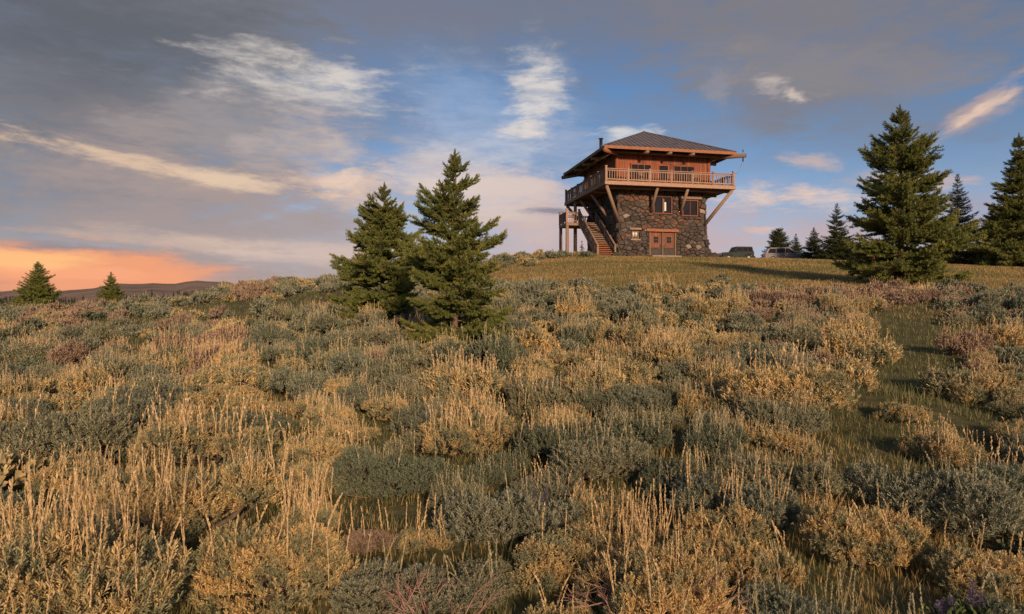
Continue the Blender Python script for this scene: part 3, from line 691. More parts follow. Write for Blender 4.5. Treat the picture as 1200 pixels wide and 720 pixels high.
# --- roof
ZP = 12.75; th = .14
def roof_pt(x, y, dz=0): return (x, y, ZE + dz)
rf = MB(); r_ = HR
rf.v = [(-r_, -r_, ZE), (r_, -r_, ZE), (r_, r_, ZE), (-r_, r_, ZE), (0, 0, ZP), (-r_, -r_, ZE - th), (r_, -r_, ZE - th), (r_, r_, ZE - th), (-r_, r_, ZE - th), (0, 0, ZP - th - .1)]
rf.f = [(0, 1, 4), (1, 2, 4), (2, 3, 4), (3, 0, 4), (6, 5, 9), (7, 6, 9), (8, 7, 9), (5, 8, 9), (0, 5, 6, 1), (1, 6, 7, 2), (2, 7, 8, 3), (3, 8, 5, 0)]
roof = rf.build('roof', M['roof'], tower)
rise = ZP - ZE
for side in range(4):
    ca, sa = math.cos(side * math.pi / 2), math.sin(side * math.pi / 2)
    rot = lambda x, y, z: (x * ca - y * sa, x * sa + y * ca, z)
    k = 26
    for i in range(1, k):
        x = -r_ + 2 * r_ * i / k; L = r_ - abs(x)
        if L < .2: continue
        MB().beam(rot(x, -r_, ZE + .02), rot(x, -r_ + L, ZE + rise * L / r_ + .02), .04, .05).build('seam', M['roof'], roof)
    MB().beam(rot(-r_ - .02, -r_, ZE + .03), rot(0, 0, ZP + .03), .16, .06).build('ridge_cap', M['roof'], roof)
    f_ = MB().box((0, 0, 0), (2 * r_ + (.1 if side % 2 == 0 else -.02), .06, .26)).build('fascia', M['fascia'] if side == 0 else M['log_dark'], roof); f_.location = rot(0, -r_ - .02, ZE - .13); f_.rotation_euler = (0, 0, side * math.pi / 2)  # front fascia orange, others dark: sunlight and shade put into the colour
    # rafter logs running out under the eave
    for x in ((-2.3, -.1, 2.1) if side == 0 else (-2.6, 0, 2.6)):
        MB().tube([rot(x, -HC + .2, ZE - .14), rot(x, -r_ + .02, ZE - .36)], (.17, .16), 10).build('rafter_log', M['log'], tower, True)
    MB().tube([rot(-r_ + 1.0, -HC - .75, ZE - .27), rot(r_ - 1.0, -HC - .75, ZE - .27)], (.13, .13), 8).build('purlin_log', M['log_dark'], tower, True)
for sx_, sy_, ex in ((-1, -1, .05), (1, -1, .6), (1, 1, .1), (-1, 1, .15)):
    MB().tube([(sx_ * (HC - .4), sy_ * (HC - .4), ZE - .24), (sx_ * (HR + ex), sy_ * (HR + ex), ZE - .42)], (.2, .19), 11).build('hip_log' if sx_ < 1 or sy_ > 0 else 'hoist_log', M['fascia'] if sx_ < 0 and sy_ < 0 else M['log_dark'], tower, True)  # near left hip log orange: the sunlight on it is put into its colour
hx = HR + .42
MB().tube([(hx, -hx, ZE - .6), (hx, -hx, ZE - .95)], (.06, .06), 6).build('pulley', M['iron'], tower)
MB().tube([(hx, -hx, ZE - .9), (hx - .35, -hx + .3, ZE - 2.0), (HD - .15, -HD + .15, ZD + 1.1)], (.025, .025, .025), 5).build('rope', M['rope'], tower)
MB().tube([(hx, -hx, ZE - .1), (hx, -hx, ZE + .15)], (.04, .04), 6).build('hook', M['iron'], tower)
MB().tube([(0, 0, ZP - .1), (0, 0, ZP + .12)], (.16, .05), 8).build('roof_finial', M['roof'], tower)
# stove pipe through the west slope
ch = MB().tube([(-3.9, 1.6, ZE + .9), (-3.9, 1.6, 12.25)], (.16, .16), 10).build('chimney_pipe', M['iron'], tower, True)
MB().tube([(-3.9, 1.6, 12.25), (-3.9, 1.6, 12.31)], (.24, .24), 10).build('rain_cap', M['iron'], ch)
# --- landing and stairs on the west side
ZL = 3.75; lx0, lx1, ly0, ly1 = -7.7, -4.45, 1.0, 3.6
ld = MB().box(((lx0 + lx1) / 2, (ly0 + ly1) / 2, ZL - .2), (lx1 - lx0, ly1 - ly0, .22)).build('landing', M['log'], tower)
for i in range(12):
    MB().box((lx0 + (lx1 - lx0) * (i + .5) / 12, (ly0 + ly1) / 2, ZL - .06), ((lx1 - lx0) / 12 - .015, ly1 - ly0 + .06, .05)).build('plank', M['log'], ld)
for x, y in ((lx0 + .15, ly0 + .15), (lx0 + .15, ly1 - .15)):
    MB().tube([(x, y, -1.0), (x, y, ZL - .31)], (.18, .16), 9).build('landing_post', M['log'], tower, True)
MB().tube([(-6.15, 3.0, -1.0), (-6.15, 3.0, ZD - .6)], (.2, .17), 9).build('deck_post', M['log'], tower, True)
railing((lx0 + .08, ly0 + .08, ZL), (-6.35, ly0 + .08, ZL), 6, 1, 'rail', .98)  # paler front, darker sides again: light and shade put into the colour
railing((lx0 + .08, ly1 - .08, ZL), (lx0 + .08, ly0 + .08, ZL), 11, 2, 'log', .98, (True, False))
railing((lx1 - .1, ly1 - .08, ZL), (lx0 + .08, ly1 - .08, ZL), 13, 2, 'log', .98, (False, False))
sx0, sx1 = -6.3, -4.62; sy0, sy1 = -4.3, 1.0; nt = 19
stair = MB().beam((sx0, sy0, -.1), (sx0, sy1, ZL - .15), .13, .36).build('stair', M['log'], tower)
MB().beam((sx1, sy0, -.1), (sx1, sy1, ZL - .15), .13, .36).build('stringer', M['log'], stair)
for i in range(nt):
    f = (i + .5) / nt; MB().box(((sx0 + sx1) / 2, sy0 + (sy1 - sy0) * f, ZL * f + .02), (sx1 - sx0 - .14, .33, .07)).build('tread', M['fascia'] if i < 7 else M['log'], stair)  # lower treads and risers orange: evening light on them put into the colour
    MB().box(((sx0 + sx1) / 2, sy0 + (sy1 - sy0) * f + .15, ZL * f - .09), (sx1 - sx0 - .15, .035, .14)).build('riser', M['board'] if i < 7 else M['log_dark'], stair)
for x in (sx0, sx1):
    hr = MB().tube([(x, sy0 - .05, 1.0), (x, (sy0 + sy1) / 2, ZL / 2 + 1.0), (x, sy1, ZL + 1.02)], (.09, .085, .09), 8).build('handrail', M['log'], tower, True)
    MB().tube([(x, sy0, .55), (x, sy1, ZL + .55)], (.06, .06), 7).build('rail', M['log'], hr, True)
    for k in range(5):
        f = k / 4; y = sy0 + (sy1 - sy0) * f
        MB().tube([(x, y, ZL * f - (.9 if k < 2 else .3)), (x, y, ZL * f + 1.14)], (.12, .1), 8).build('post', M['log'], hr, True)
    for k in range(15):
        if k % 4 == 3: continue
        f = (k + 1) / 16; y = sy0 + (sy1 - sy0) * f
        MB().tube([(x, y, ZL * f + .02), (x, y, ZL * f + 1.0)], (.035, .035), 6).build('baluster', M['log'], hr)
# furniture on the deck
def deck_chair(x, y, rz, lab):
    c_ = empty('deck_chair', lab, 'chair', (0, 0, 0)); w = Matrix.Translation((TC.x, TC.y, TZ)) @ Matrix.Rotation(math.radians(12), 4, 'Z')
    c_.location = w @ Vector((x, y, ZD)); c_.rotation_euler = (0, 0, math.radians(12) + rz)
    c_['group'] = 'chairs on the tower deck'
    MB().box((0, 0, .42), (.5, .5, .05)).build('seat', M['log'], c_)
    for i in range(4): MB().box((-.18 + .12 * i, .25, .8), (.09, .04, .72)).build('back_slat', M['log'], c_)
    for a in (-1, 1):
        for b in (-1, 1): MB().box((a * .22, b * .22, .2), (.06, .06, .42)).build('leg', M['log'], c_)
        MB().box((a * .27, 0, .64), (.08, .56, .04)).build('armrest', M['log'], c_)
deck_chair(-2.4, -5.3, .3, 'wooden deck chair behind the front railing, under the left cabin window')
deck_chair(2.9, -5.3, -.3, 'wooden deck chair behind the front railing, under the right cabin window')

# ------------------------------------------------------------------ vehicles and far buildings on the plateau
def wheel(parent, x, y, r, w):
    o = MB().tube([(x, y - w / 2, r), (x, y - w / 2 + .03, r), (x, y + w / 2 - .03, r), (x, y + w / 2, r)], (r * .9, r, r, r * .9), 20).build('wheel', M['tyre'], parent, True)
    s = 1 if y > 0 else -1
    MB().tube([(x, y + s * (w / 2 - .02), r), (x, y + s * (w / 2 + .012), r)], (r * .62, r * .5), 16).build('rim', M['chrome'], o)
def suv(loc, rz, label):
    """boxy off-roader, nose towards -x"""
    c_ = empty('parked_car', label, 'car', loc, rz, 'cars parked beside the tower')
    b = MB().prism([(-2.0, .5), (-2.05, .95), (-1.95, 1.05), (-.62, 1.12), (1.98, 1.12), (2.02, .5), (1.75, .42), (-1.75, .42)], -.86, .86).build('body', M['car_green'], c_, bevel=.05)
    cb = MB(); lo = [(-.62, -.82), (1.96, -.82), (1.96, .82), (-.62, .82)]; hi = [(-.20, -.70), (1.86, -.70), (1.86, .70), (-.20, .70)]
    cb.v = [(x, y, 1.10) for x, y in lo] + [(x, y, 1.80) for x, y in hi]
    cb.f = [(0, 1, 5, 4), (1, 2, 6, 5), (2, 3, 7, 6), (3, 0, 4, 7), (4, 5, 6, 7)]
    cb.build('upper_body', M['car_green'], c_, bevel=.05)
    for s in (-1, 1):
        for a, b_ in ((-.36, .52), (.60, 1.20), (1.28, 1.84)):
            x0 = a; q_ = [(x0, s * .815, 1.2), (b_, s * .815, 1.2), (b_, s * .735, 1.68), (x0 + (.2 if a < 0 else 0), s * .735, 1.68)]
            w = MB().poly(q_ if s < 0 else list(reversed(q_))); w.build('side_window', M['glass'], c_)
        for x in (-1.32, 1.28):
            wheel(c_, x, s * .78, .39, .26)
            MB().tube([(x - .5, s * .84, .62), (x - .3, s * .9, .86), (x + .3, s * .9, .86), (x + .5, s * .84, .62)], (.05, .06, .06, .05), 7).build('fender', M['tyre'], c_, True)
        MB().tube([(-2.06, s * .55, .82), (-1.98, s * .55, .82)], (.12, .12), 14).build('headlight', M['lamp'], c_)
        MB().box((2.03, s * .72, .85), (.04, .14, .26)).build('tail_light', M['tail'], c_)
        MB().box((-.34, s * .98, 1.22), (.1, .2, .16)).build('mirror', M['iron'], c_, bevel=.02)
    MB().poly([(-.60, -.68, 1.19), (-.60, .68, 1.19), (-.275, .60, 1.71), (-.275, -.60, 1.71)]).build('windscreen', M['glass'], c_)
    MB().poly([(1.975, .66, 1.22), (1.975, -.66, 1.22), (1.905, -.58, 1.7), (1.905, .58, 1.7)]).build('rear_window', M['pane_glare'], c_)  # pale rear pane: light on the glass put into its colour
    MB().box((-2.14, 0, .55), (.16, 1.66, .2)).build('bumper', M['iron'], c_, bevel=.03); MB().box((2.1, 0, .55), (.16, 1.66, .2)).build('bumper', M['iron'], c_, bevel=.03)
    g = MB()
    for k in range(7): g.box((-2.06, -.36 + .12 * k, .84), (.03, .06, .26))
    g.build('grille', M['chrome'], c_)
    sp = MB().tube([(2.1, .05, 1.0), (2.3, .05, 1.0)], (.37, .35), 18).build('spare_wheel', M['tyre'], c_, True)
def minivan(loc, rz, label):
    """long grey van, nose towards +x"""
    c_ = empty('parked_car', label, 'car', loc, rz, 'cars parked beside the tower')
    MB().prism([(-2.45, .45), (-2.5, .75), (-2.42, 1.02), (1.35, 1.02), (2.2, .90), (2.46, .72), (2.48, .42), (2.2, .3), (-2.3, .3)], -.93, .93).build('body', M['car_grey'], c_, bevel=.08)
    sec = [(-2.40, .88, 1.0), (-2.05, .80, 1.62), (-1.75, .76, 1.76), (-.2, .76, 1.80), (.55, .77, 1.72), (1.45, .86, 1.02)]
    mb = MB()
    for x, w, z_ in sec: mb.v += [(x, -w, z_), (x, w, z_)]
    mb.f = [(2 * i, 2 * i + 2, 2 * i + 3, 2 * i + 1) for i in range(5)] + [(0, 10, 8, 6, 4, 2), (1, 3, 5, 7, 9, 11), (1, 11, 10, 0)]
    mb.build('upper_body', M['car_grey'], c_)
    for s in (-1, 1):
        for q_ in ([(-2.1, .88, 1.08), (-1.15, .9, 1.08), (-1.15, .79, 1.62), (-1.85, .795, 1.62)], [(-1.07, .9, 1.08), (-.05, .9, 1.08), (-.05, .785, 1.65), (-1.07, .79, 1.63)], [(.03, .9, 1.08), (1.12, .885, 1.08), (.48, .80, 1.62), (.03, .785, 1.65)]):
            pts = [(x, s * (y + .02), z_) for x, y, z_ in q_]
            MB().poly(pts if s < 0 else list(reversed(pts))).build('side_window', M['glass'], c_)
        for x in (-1.5, 1.55): wheel(c_, x, s * .84, .34, .22)
        MB().box((2.36, s * .66, .76), (.22, .36, .13)).build('headlight', M['lamp'], c_, bevel=.03)
        MB().box((-2.47, s * .78, .95), (.06, .18, .34)).build('tail_light', M['tail'], c_)
        MB().box((.95, s * 1.03, 1.12), (.14, .2, .14)).build('mirror', M['car_grey'], c_, bevel=.03)
    MB().poly([(1.36, -.74, 1.10), (1.36, .74, 1.10), (.66, .70, 1.69), (.66, -.70, 1.69)]).build('windscreen', M['glass'], c_)
    MB().poly([(-2.39, .7, 1.12), (-2.39, -.7, 1.12), (-2.14, -.66, 1.58), (-2.14, .66, 1.58)]).build('rear_window', M['glass'], c_)
    MB().box((2.46, 0, .48), (.16, 1.7, .2)).build('bumper', M['chrome'], c_, bevel=.04); MB().box((-2.5, 0, .5), (.14, 1.75, .24)).build('bumper', M['car_grey'], c_, bevel=.04)
    MB().box((2.47, 0, .66), (.05, .8, .1)).build('grille', M['iron'], c_)
def onplateau(px, d): x = d * (px - 600) / F; return (x, d, gz1(x, d))
suv(onplateau(862, 84), math.radians(8), 'dark green boxy off-road car parked beside the tower, partly hidden by the rise')
minivan(onplateau(919, 86), math.radians(-10), 'long grey van with a sloping nose parked on the rise right of the tower')
def cabin(loc, rz, w, d, h, rise, label, porch=True):
    c_ = empty('cabin', label, 'cabin', loc, rz)
    MB().box((0, 0, h / 2 - .2), (w, d, h + .4)).build('wall', M['shed_wall'], c_)
    o = .5; mb = MB(); hw, hd = w / 2 + o, d / 2 + o; pf = 1.8 if porch else 0
    mb.v = [(-hw, -hd, h - .15), (hw, -hd, h - .15), (hw, 0, h + rise), (-hw, 0, h + rise), (hw, hd, h - .15), (-hw, hd, h - .15)]
    mb.v += [(x, y, z - .16) for x, y, z in mb.v[:6]]
    mb.f = [(0, 1, 2, 3), (3, 2, 4, 5), (7, 6, 9, 8), (8, 9, 11, 10), (0, 6, 7, 1), (4, 10, 11, 5), (1, 7, 8, 2), (2, 8, 10, 4), (3, 9, 6, 0), (5, 11, 9, 3)]
    rf = mb.build('roof', M['shed_roof'], c_)
    for k in range(int(w / .6)): MB().beam((-w / 2 + .6 * k, -hd, h - .12), (-w / 2 + .6 * k, 0, h + rise + .03), .04, .05).build('seam', M['shed_roof'], rf)
    g = MB().poly([(-w / 2 + .01, -d / 2, h), (-w / 2 + .01, d / 2, h), (-w / 2 + .01, 0, h + rise * .85)]).build('gable', M['shed_wall'], c_)
    if porch:
        pr = MB().box((0, -hd - pf / 2 + .1, h - .28), (w + .6, pf, .12)).build('porch_roof', M['shed_roof'], c_)
        for k in range(4): MB().tube([(-w / 2 + w * k / 3, -hd - pf + .3, -.3), (-w / 2 + w * k / 3, -hd - pf + .3, h - .34)], (.11, .1), 8).build('post', M['log'], c_, True)
    for x in (-w * .3, w * .28):
        f = MB().box((x, -d / 2 - .02, 1.45), (1.2, .1, 1.0)).build('window', M['log'], c_); MB().box((x, -d / 2 - .08, 1.45), (1.0, .03, .8)).build('pane', M['glass'], f)
    MB().box((0, -d / 2 - .03, 1.0), (.95, .1, 2.0)).build('door', M['board'], c_)
cabin(onplateau(1006, 96), math.radians(14), 6.5, 5, 2.3, 1.4, 'grey roofed cabin with porch posts, half hidden behind the big right spruce')
cabin(onplateau(1128, 80), math.radians(-14), 7.5, 5, 1.25, .75, 'low dark roofed shed between the big spruce and the right edge trees', porch=False)
x, y, z = onplateau(1147, 73)
tp = empty('tarp_pile', 'small orange tarp covered pile in front of the low dark shed', 'tarp', (x, y, z))
mb = MB(); rr_ = random.Random(3)
for i in range(5):
    for j in range(9):
        a = 2 * math.pi * j / 9; r_ = .62 * (1 - (i / 4) ** 2 * .9) * rr_.uniform(.85, 1.15); mb.v.append((r_ * 1.3 * math.cos(a), r_ * .8 * math.sin(a), .1 + .12 * i + rr_.uniform(-.03, .03)))
for i in range(4):
    for j in range(9): mb.f.append((i * 9 + j, i * 9 + (j + 1) % 9, (i + 1) * 9 + (j + 1) % 9, (i + 1) * 9 + j))
mb.f.append(tuple(36 + j for j in range(9))); mb.build('tarp_cover', M['tarp'], tp)
MB().box((0, 0, .08), (1.5, .9, .16)).build('pallet', M['log_dark'], tp)
# pale gravel drive in front of the parked cars
mb = MB(); pts = [(925, 64.5), (960, 64), (1000, 62), (1040, 60), (1100, 60), (1180, 62)]
for px_, d_ in pts:
    for dd in (0, 2.6):
        x, y = (d_ + dd) * (px_ - 600) / F, d_ + dd; mb.v.append((x, y, gz1(x, y) + .035))
mb.f = [(2 * i, 2 * i + 2, 2 * i + 3, 2 * i + 1) for i in range(len(pts) - 1)]
tag(mb.build('gravel_drive', M['gravel']), kind='structure')

# ------------------------------------------------------------------ spruces
def frame_of(d):
    """two unit vectors across each direction in the array d"""
    up = np.where(np.abs(d[:, 2:3]) < .9, np.array([[0, 0, 1.0]]), np.array([[1.0, 0, 0]]))
    a = np.cross(d, up); a /= np.linalg.norm(a, axis=1, keepdims=True); return a, np.cross(a, d)
def needles(rs, P, D, per, nl, nw, spread=.75):
    """needle triangles round twig points P with twig directions D"""
    P = np.repeat(P, per, 0); D = np.repeat(D, per, 0); n = len(P)
    a, b = frame_of(D); th = rs.uniform(0, 2 * np.pi, n)[:, None]
    rad = a * np.cos(th) + b * np.sin(th)
    d = D * rs.uniform(.45, .9, (n, 1)) + rad * spread + np.array([[0, 0, .12]]); d /= np.linalg.norm(d, axis=1, keepdims=True)
    L = nl * rs.uniform(.7, 1.15, (n, 1)); s = np.cross(d, rs.normal(size=(n, 3))); s /= np.linalg.norm(s, axis=1, keepdims=True)
    V = np.stack([P - s * nw / 2, P + s * nw / 2, P + d * L], 1).reshape(-1, 3)
    return V, np.arange(n * 3).reshape(-1, 3)
def bough_arrays(seed, n_side, step, per, nl, nw, droop=.18):
    """a unit-long spruce bough along +X: axis, side twigs, twiglets; returns needles and wood"""
    rs = np.random.RandomState(seed); P = []; D = []; tubes = []
    def axis_pt(t): return np.array([t, .03 * math.sin(seed + 5 * t), -droop * t + (droop + .14) * t ** 2.2])
    def stretch(f, L, skip=0.0):
        k = max(2, int(L * (1 - skip) / step)); ts = skip + (1 - skip) * (np.arange(k) + rs.random_sample(k)) / k
        pts = np.array([f(t) for t in ts]); e = np.array([f(min(1.02, t + .02)) for t in ts]) - pts
        n_ = np.linalg.norm(e, axis=1, keepdims=True); P.append(pts); D.append(e / np.maximum(n_, 1e-6))
    stretch(axis_pt, 1.0, .12); tubes.append(([axis_pt(t) for t in (0, .3, .6, .95)], (.016, .012, .008, .003)))
    for i in range(n_side):
        t = .12 + .86 * (i + rs.uniform(-.3, .3)) / n_side; t = min(max(t, .1), .99)
        sgn = 1 if i % 2 else -1; a = sgn * math.radians(rs.uniform(42, 62)); L = (.46 * (1 - t) ** .75 * min(1, (t + .12) / .35) + .07) * rs.uniform(.75, 1.2)
        o = axis_pt(t); dz = rs.uniform(-.28, .34); c_, s_ = math.cos(a), math.sin(a)
        f = lambda u, o=o, c_=c_, s_=s_, L=L, dz=dz: o + L * np.array([c_ * u + .18 * u * u, s_ * u * (1 - .2 * u), dz * u + .1 * u * u])
        stretch(f, L); tubes.append(([f(0), f(.9)], (.006, .002)))
        if L > .2:
            for k in range(3 if L > .3 else 2):
                u = .3 + .25 * k; o2 = f(u); l2 = L * .42 * (1 - .5 * u); a2 = a + (1 if k % 2 else -1) * .8
                g = lambda w, o2=o2, l2=l2, a2=a2: o2 + l2 * np.array([math.cos(a2) * w, math.sin(a2) * w, .02 * w])
                stretch(g, l2)
    V, T = needles(rs, np.concatenate(P), np.concatenate(D), per, nl, nw)
    return V, T, tubes
def bough_mesh(seed, mat, **k):
    V, T, tubes = bough_arrays(seed, **k); mb = MB()
    for pts, r in tubes: mb.tube([tuple(p_) for p_ in pts], r, 3, False)
    Q = np.array(mb.f) + len(V)
    me = mesh_np('bough', np.concatenate([V, np.array(mb.v)]), Q, T, (mat, M['bark']), [1] * len(Q) + [0] * len(T)); return me
NB = 7
bough_near = [bough_mesh(40 + i, M['needle'], n_side=24, step=.0115, per=7, nl=.046, nw=.0095) for i in range(NB)]
bough_big = [bough_mesh(60 + i, M['needle'], n_side=28, step=.0115, per=6, nl=.040, nw=.0090) for i in range(NB)]
bough_low = [bough_arrays(80 + i, 12, .04, 3, .075, .028) for i in range(4)]
def trunk(h, r, parent, seed, n=10):
    rr = random.Random(seed); pts = [(0, 0, -.3)]; rad = [r * 1.25]
    for i in range(1, 11):
        f = i / 10; pts.append((rr.uniform(-.015, .015) * h * .3, rr.uniform(-.015, .015) * h * .3, h * f * .985)); rad.append(r * (1 - f) ** .85 + .006)
    MB().tube(pts, rad, n).build('trunk', M['bark'], parent, True)
def whorls(h, w, rr, n, shape, open_top, gap=1.0, z_lo=.04):
    """list of boughs: height, bearing, length, lift angle"""
    out = []; z = z_lo * h; 
    while z < h * .965:
        f = z / h; L0 = w * shape(f)
        k = max(3, int(round(n * (1 - .3 * f)))); b0 = rr.uniform(0, 6.28)
        for i in range(k):
            L = L0 * rr.uniform(.55, 1.12) * (1.18 if rr.random() < .18 else 1)
            out.append((z + rr.uniform(-.034, .034) * h * gap, b0 + 6.283 * (i + rr.uniform(-.35, .35)) / k, max(L, .05 * h * .6), math.radians(-6 + open_top * f ** 1.3 + rr.uniform(-9, 9))))
        z += h * rr.uniform(.036, .056) * gap * (1 - .25 * f)
    return out
def big_tree(name, label, px, d, h, w, seed, meshes, shape, n, open_top, gap, group=None, r=None, lean=(0, 0), dark=False, z_lo=.04, zoff=0):
    x = d * (px - 600) / F; z = gz1(x, d) + zoff
    t_ = empty(name, label, 'tree', (x, d, z), 0, group); t_.rotation_euler = (lean[0], lean[1], 0)
    rr = random.Random(seed); trunk(h, r or h * .017, t_, seed)
    for zz, a, L, up in whorls(h, w, rr, n, shape, open_top, gap, z_lo):
        o = link('bough', rr.choice(meshes), t_, (0, 0, zz), (rr.uniform(-.35, .35), -up, a), (L, L * rr.uniform(.75, 1.0), L * 1.25))
    # the leading shoot and the short twigs round it
    for k, (zz, L) in enumerate(((.90, .10), (.93, .075), (.955, .05))):
        for i in range(4): link('bough', rr.choice(meshes), t_, (0, 0, h * zz), (0, -math.radians(38 + rr.uniform(-12, 18)), 1.57 * i + k + rr.uniform(-.3, .3)), (h * L * .8,) * 3)
    for i in range(3): link('bough', meshes[i], t_, (0, 0, h * .90), (0, -math.radians(88), 2.1 * i), (h * .115, h * .03, h * .03))
    return t_
cone = lambda f: (1 - f) ** .85 * (.75 + .25 * min(1, f / .12))
prof = lambda *p_: (lambda f: float(np.interp(f, [q_[0] for q_ in p_], [q_[1] for q_ in p_])))
big_tree('spruce_tree', 'young spruce with an open pointed top, nearest of the pair standing in the sage', 533, 15.2, 4.35, 1.0, 11, bough_near,
         prof((0, 1.2), (.3, 1.25), (.5, 1.12), (.62, .92), (.74, .82), (.84, .40), (.93, .15), (1, .05)), 7.0, 38, 1.2, 'young spruces in the sage')
big_tree('spruce_tree', 'denser spruce behind and left of the taller one in the sage', 447, 20.5, 4.1, 1.0, 23, bough_near,
         prof((0, 1.3), (.2, 1.4), (.4, 1.36), (.55, 1.1), (.78, .66), (.9, .26), (1, .05)), 7.2, 40, 1.08, 'young spruces in the sage', lean=(0, .02))
big_tree('spruce_tree', 'big broad spruce at the meadow edge with pinkish grass at its foot', 1058, 31.0, 8.05, 1.0, 41, bough_big,
         prof((0, 2.4), (.2, 2.6), (.35, 2.2), (.45, 2.0), (.58, 2.0), (.7, 1.8), (.78, 1.15), (.86, .7), (.93, .3), (1, .08)), 7.4, 40, .98, lean=(0, -.012))
big_tree('spruce_tree', 'tall dark spruce cut by the right edge of the photo', 1195, 58.0, 11.3, 4.1, 51, bough_big, cone, 10, 30, .8)
# smaller and farther conifers: trunk plus one crown each
def small_tree(label, px, d, h, w, seed, mat='needle_dark', group=None, n=6, gap=1.35, zoff=0, shape=cone):
    x = d * (px - 600) / F; z = gz1(x, d) + zoff; rr = random.Random(seed)
    t_ = empty('conifer_tree', label, 'tree', (x, d, z), rr.uniform(0, 6), group)
    trunk(h, h * .018, t_, seed, 7); Vs = []; Ts = []; k = 0
    wh = whorls(h, w, rr, n, shape, 34, gap) + [(h * .9, 0, h * .1, math.radians(86)), (h * .92, 2, h * .08, math.radians(80))]
    for zz, a, L, up in wh:
        V, T, _ = bough_low[rr.randrange(4)]
        Mx = Matrix.Translation((0, 0, zz)) @ Matrix.Rotation(a, 4, 'Z') @ Matrix.Rotation(-up, 4, 'Y') @ Matrix.Scale(L, 4)
        A = np.array(Mx); Vs.append(V @ A[:3, :3].T + A[:3, 3]); Ts.append(T + k); k += len(V)
    o = link('crown', mesh_np('crown', np.concatenate(Vs), None, np.concatenate(Ts), (M[mat],)), t_)
    return t_
small_tree('slim dark conifer just right of the big spruce, against the sky', 1123, 62, 8.3, 2.6, 3, gap=.85, n=9)
small_tree('dark conifer between the slim one and the right edge tree', 1162, 66, 5.9, 2.6, 4, n=9, gap=.9)
small_tree('dark conifer just left of the big spruce, beside the grey cabin', 981, 76, 6.6, 2.4, 5, n=9, gap=.9)
small_tree('short conifer standing right of the grey van, before the grey cabin', 954, 82, 4.2, 1.9, 6, n=9, gap=.9)
small_tree('bushy conifer behind the roof of the grey van', 912, 96, 5.2, 2.6, 7, n=10, gap=.8, shape=lambda f: (1 - f) ** .6 * .95 + .03)
small_tree('slender small conifer to the right behind the grey van', 933, 95, 4.4, 1.7, 8, n=8, gap=.9)
small_tree('small conifer seen under the tower landing between its posts', 682, 86, 3.7, 1.2, 9)
small_tree('tiny conifer on the crest left of the tower landing', 648, 70, 1.5, .7, 10, 'needle')
small_tree('broad dark conifer beyond the crest at the far left', 44, 64, 4.9, 2.5, 12, 'needle', 'lone conifers beyond the left crest', n=11, gap=.85, shape=lambda f: (1 - f) ** .8 * .95 + .02)
small_tree('smaller conifer beyond the left crest, right of the broad one', 130, 70, 4.2, 2.0, 13, 'needle', 'lone conifers beyond the left crest', n=10, gap=.9)
small_tree('dark conifer cut by the left edge of the photo', -8, 70, 3.2, 1.6, 14, 'needle_dark', 'lone conifers beyond the left crest')
small_tree('low dark conifer behind the shed, left of the right edge tree', 1180, 92, 6.0, 2.4, 15)
# far wood on the left ridge
rs = np.random.RandomState(8); Vs = []; Ts = []; k = 0
for i in range(900):
    px = rs.uniform(-150, 330); d = rs.uniform(420, 900); x = d * (px - 600) / F; z = gz1(x, d); h = rs.uniform(4.5, 9); r = h * rs.uniform(.16, .26)
    if vnoise(x, d, 90, 3) < .42 and px < 300 and rs.random_sample() < .8: continue
    for l in range(3):
        zb, zt_, rl = z + h * (.05 + .28 * l), z + h * (.5 + .25 * l), r * (1 - .28 * l); a = np.arange(5) * 2 * np.pi / 5 + rs.uniform(0, 6)
        ring = np.stack([x + rl * rs.uniform(.7, 1.3, 5) * np.cos(a), d + rl * np.sin(a), np.full(5, zb) + rs.uniform(-.2, .2, 5)], 1)
        Vs.append(np.vstack([ring, [[x, d, zt_]]])); Ts.append(np.array([(j, (j + 1) % 5, 5) for j in range(5)]) + k); k += 6
tag(link('distant_wood', mesh_np('distant_wood', np.concatenate(Vs), None, np.concatenate(Ts), (M['far_tree'],))), kind='stuff')

# ------------------------------------------------------------------ sagebrush
def unit(v): return v / np.maximum(np.linalg.norm(v, axis=1, keepdims=True), 1e-9)
def bush_shape(rs, n_lobes=9, flat=.62):
    """lobes of a unit-wide, lopsided clump: centres and radii"""
    asp = rs.uniform(.6, 1.0); L = [(rs.uniform(-.1, .1), rs.uniform(-.1, .1), .16, rs.uniform(.18, .26))]
    for i in range(n_lobes + rs.randint(0, 4)):
        a = rs.uniform(0, 6.28); q_ = .40 * math.sqrt(rs.uniform(.05, 1)); r = rs.uniform(.09, .20)
        L.append((q_ * math.cos(a), q_ * math.sin(a) * asp, rs.uniform(.06, .44 - .45 * q_) * flat / .62, r))
    return np.array(L)
def bush_anchors(rs, L, n, deep=.86):
    P = []; D = []
    w = L[:, 3] ** 2; w = w / w.sum(); tries = 0
    while sum(len(p_) for p_ in P) < n and tries < 20:
        tries += 1; k = rs.choice(len(L), n, p=w); d = unit(rs.normal(size=(n, 3))); d = d[:]; ok = d[:, 2] > -.35
        p_ = L[k, :3] + d * L[k, 3:4] * (deep + (1.22 - deep) * rs.random_sample((n, 1)) ** 1.6); ok &= p_[:, 2] > .02
        dist = np.linalg.norm(p_[:, None, :] - L[None, :, :3], axis=2) / L[None, :, 3]
        ok &= (dist > deep - .03).all(1)
        P.append(p_[ok]); D.append(d[ok])
    P = np.concatenate(P)[:n]; D = np.concatenate(D)[:n]
    return P, D
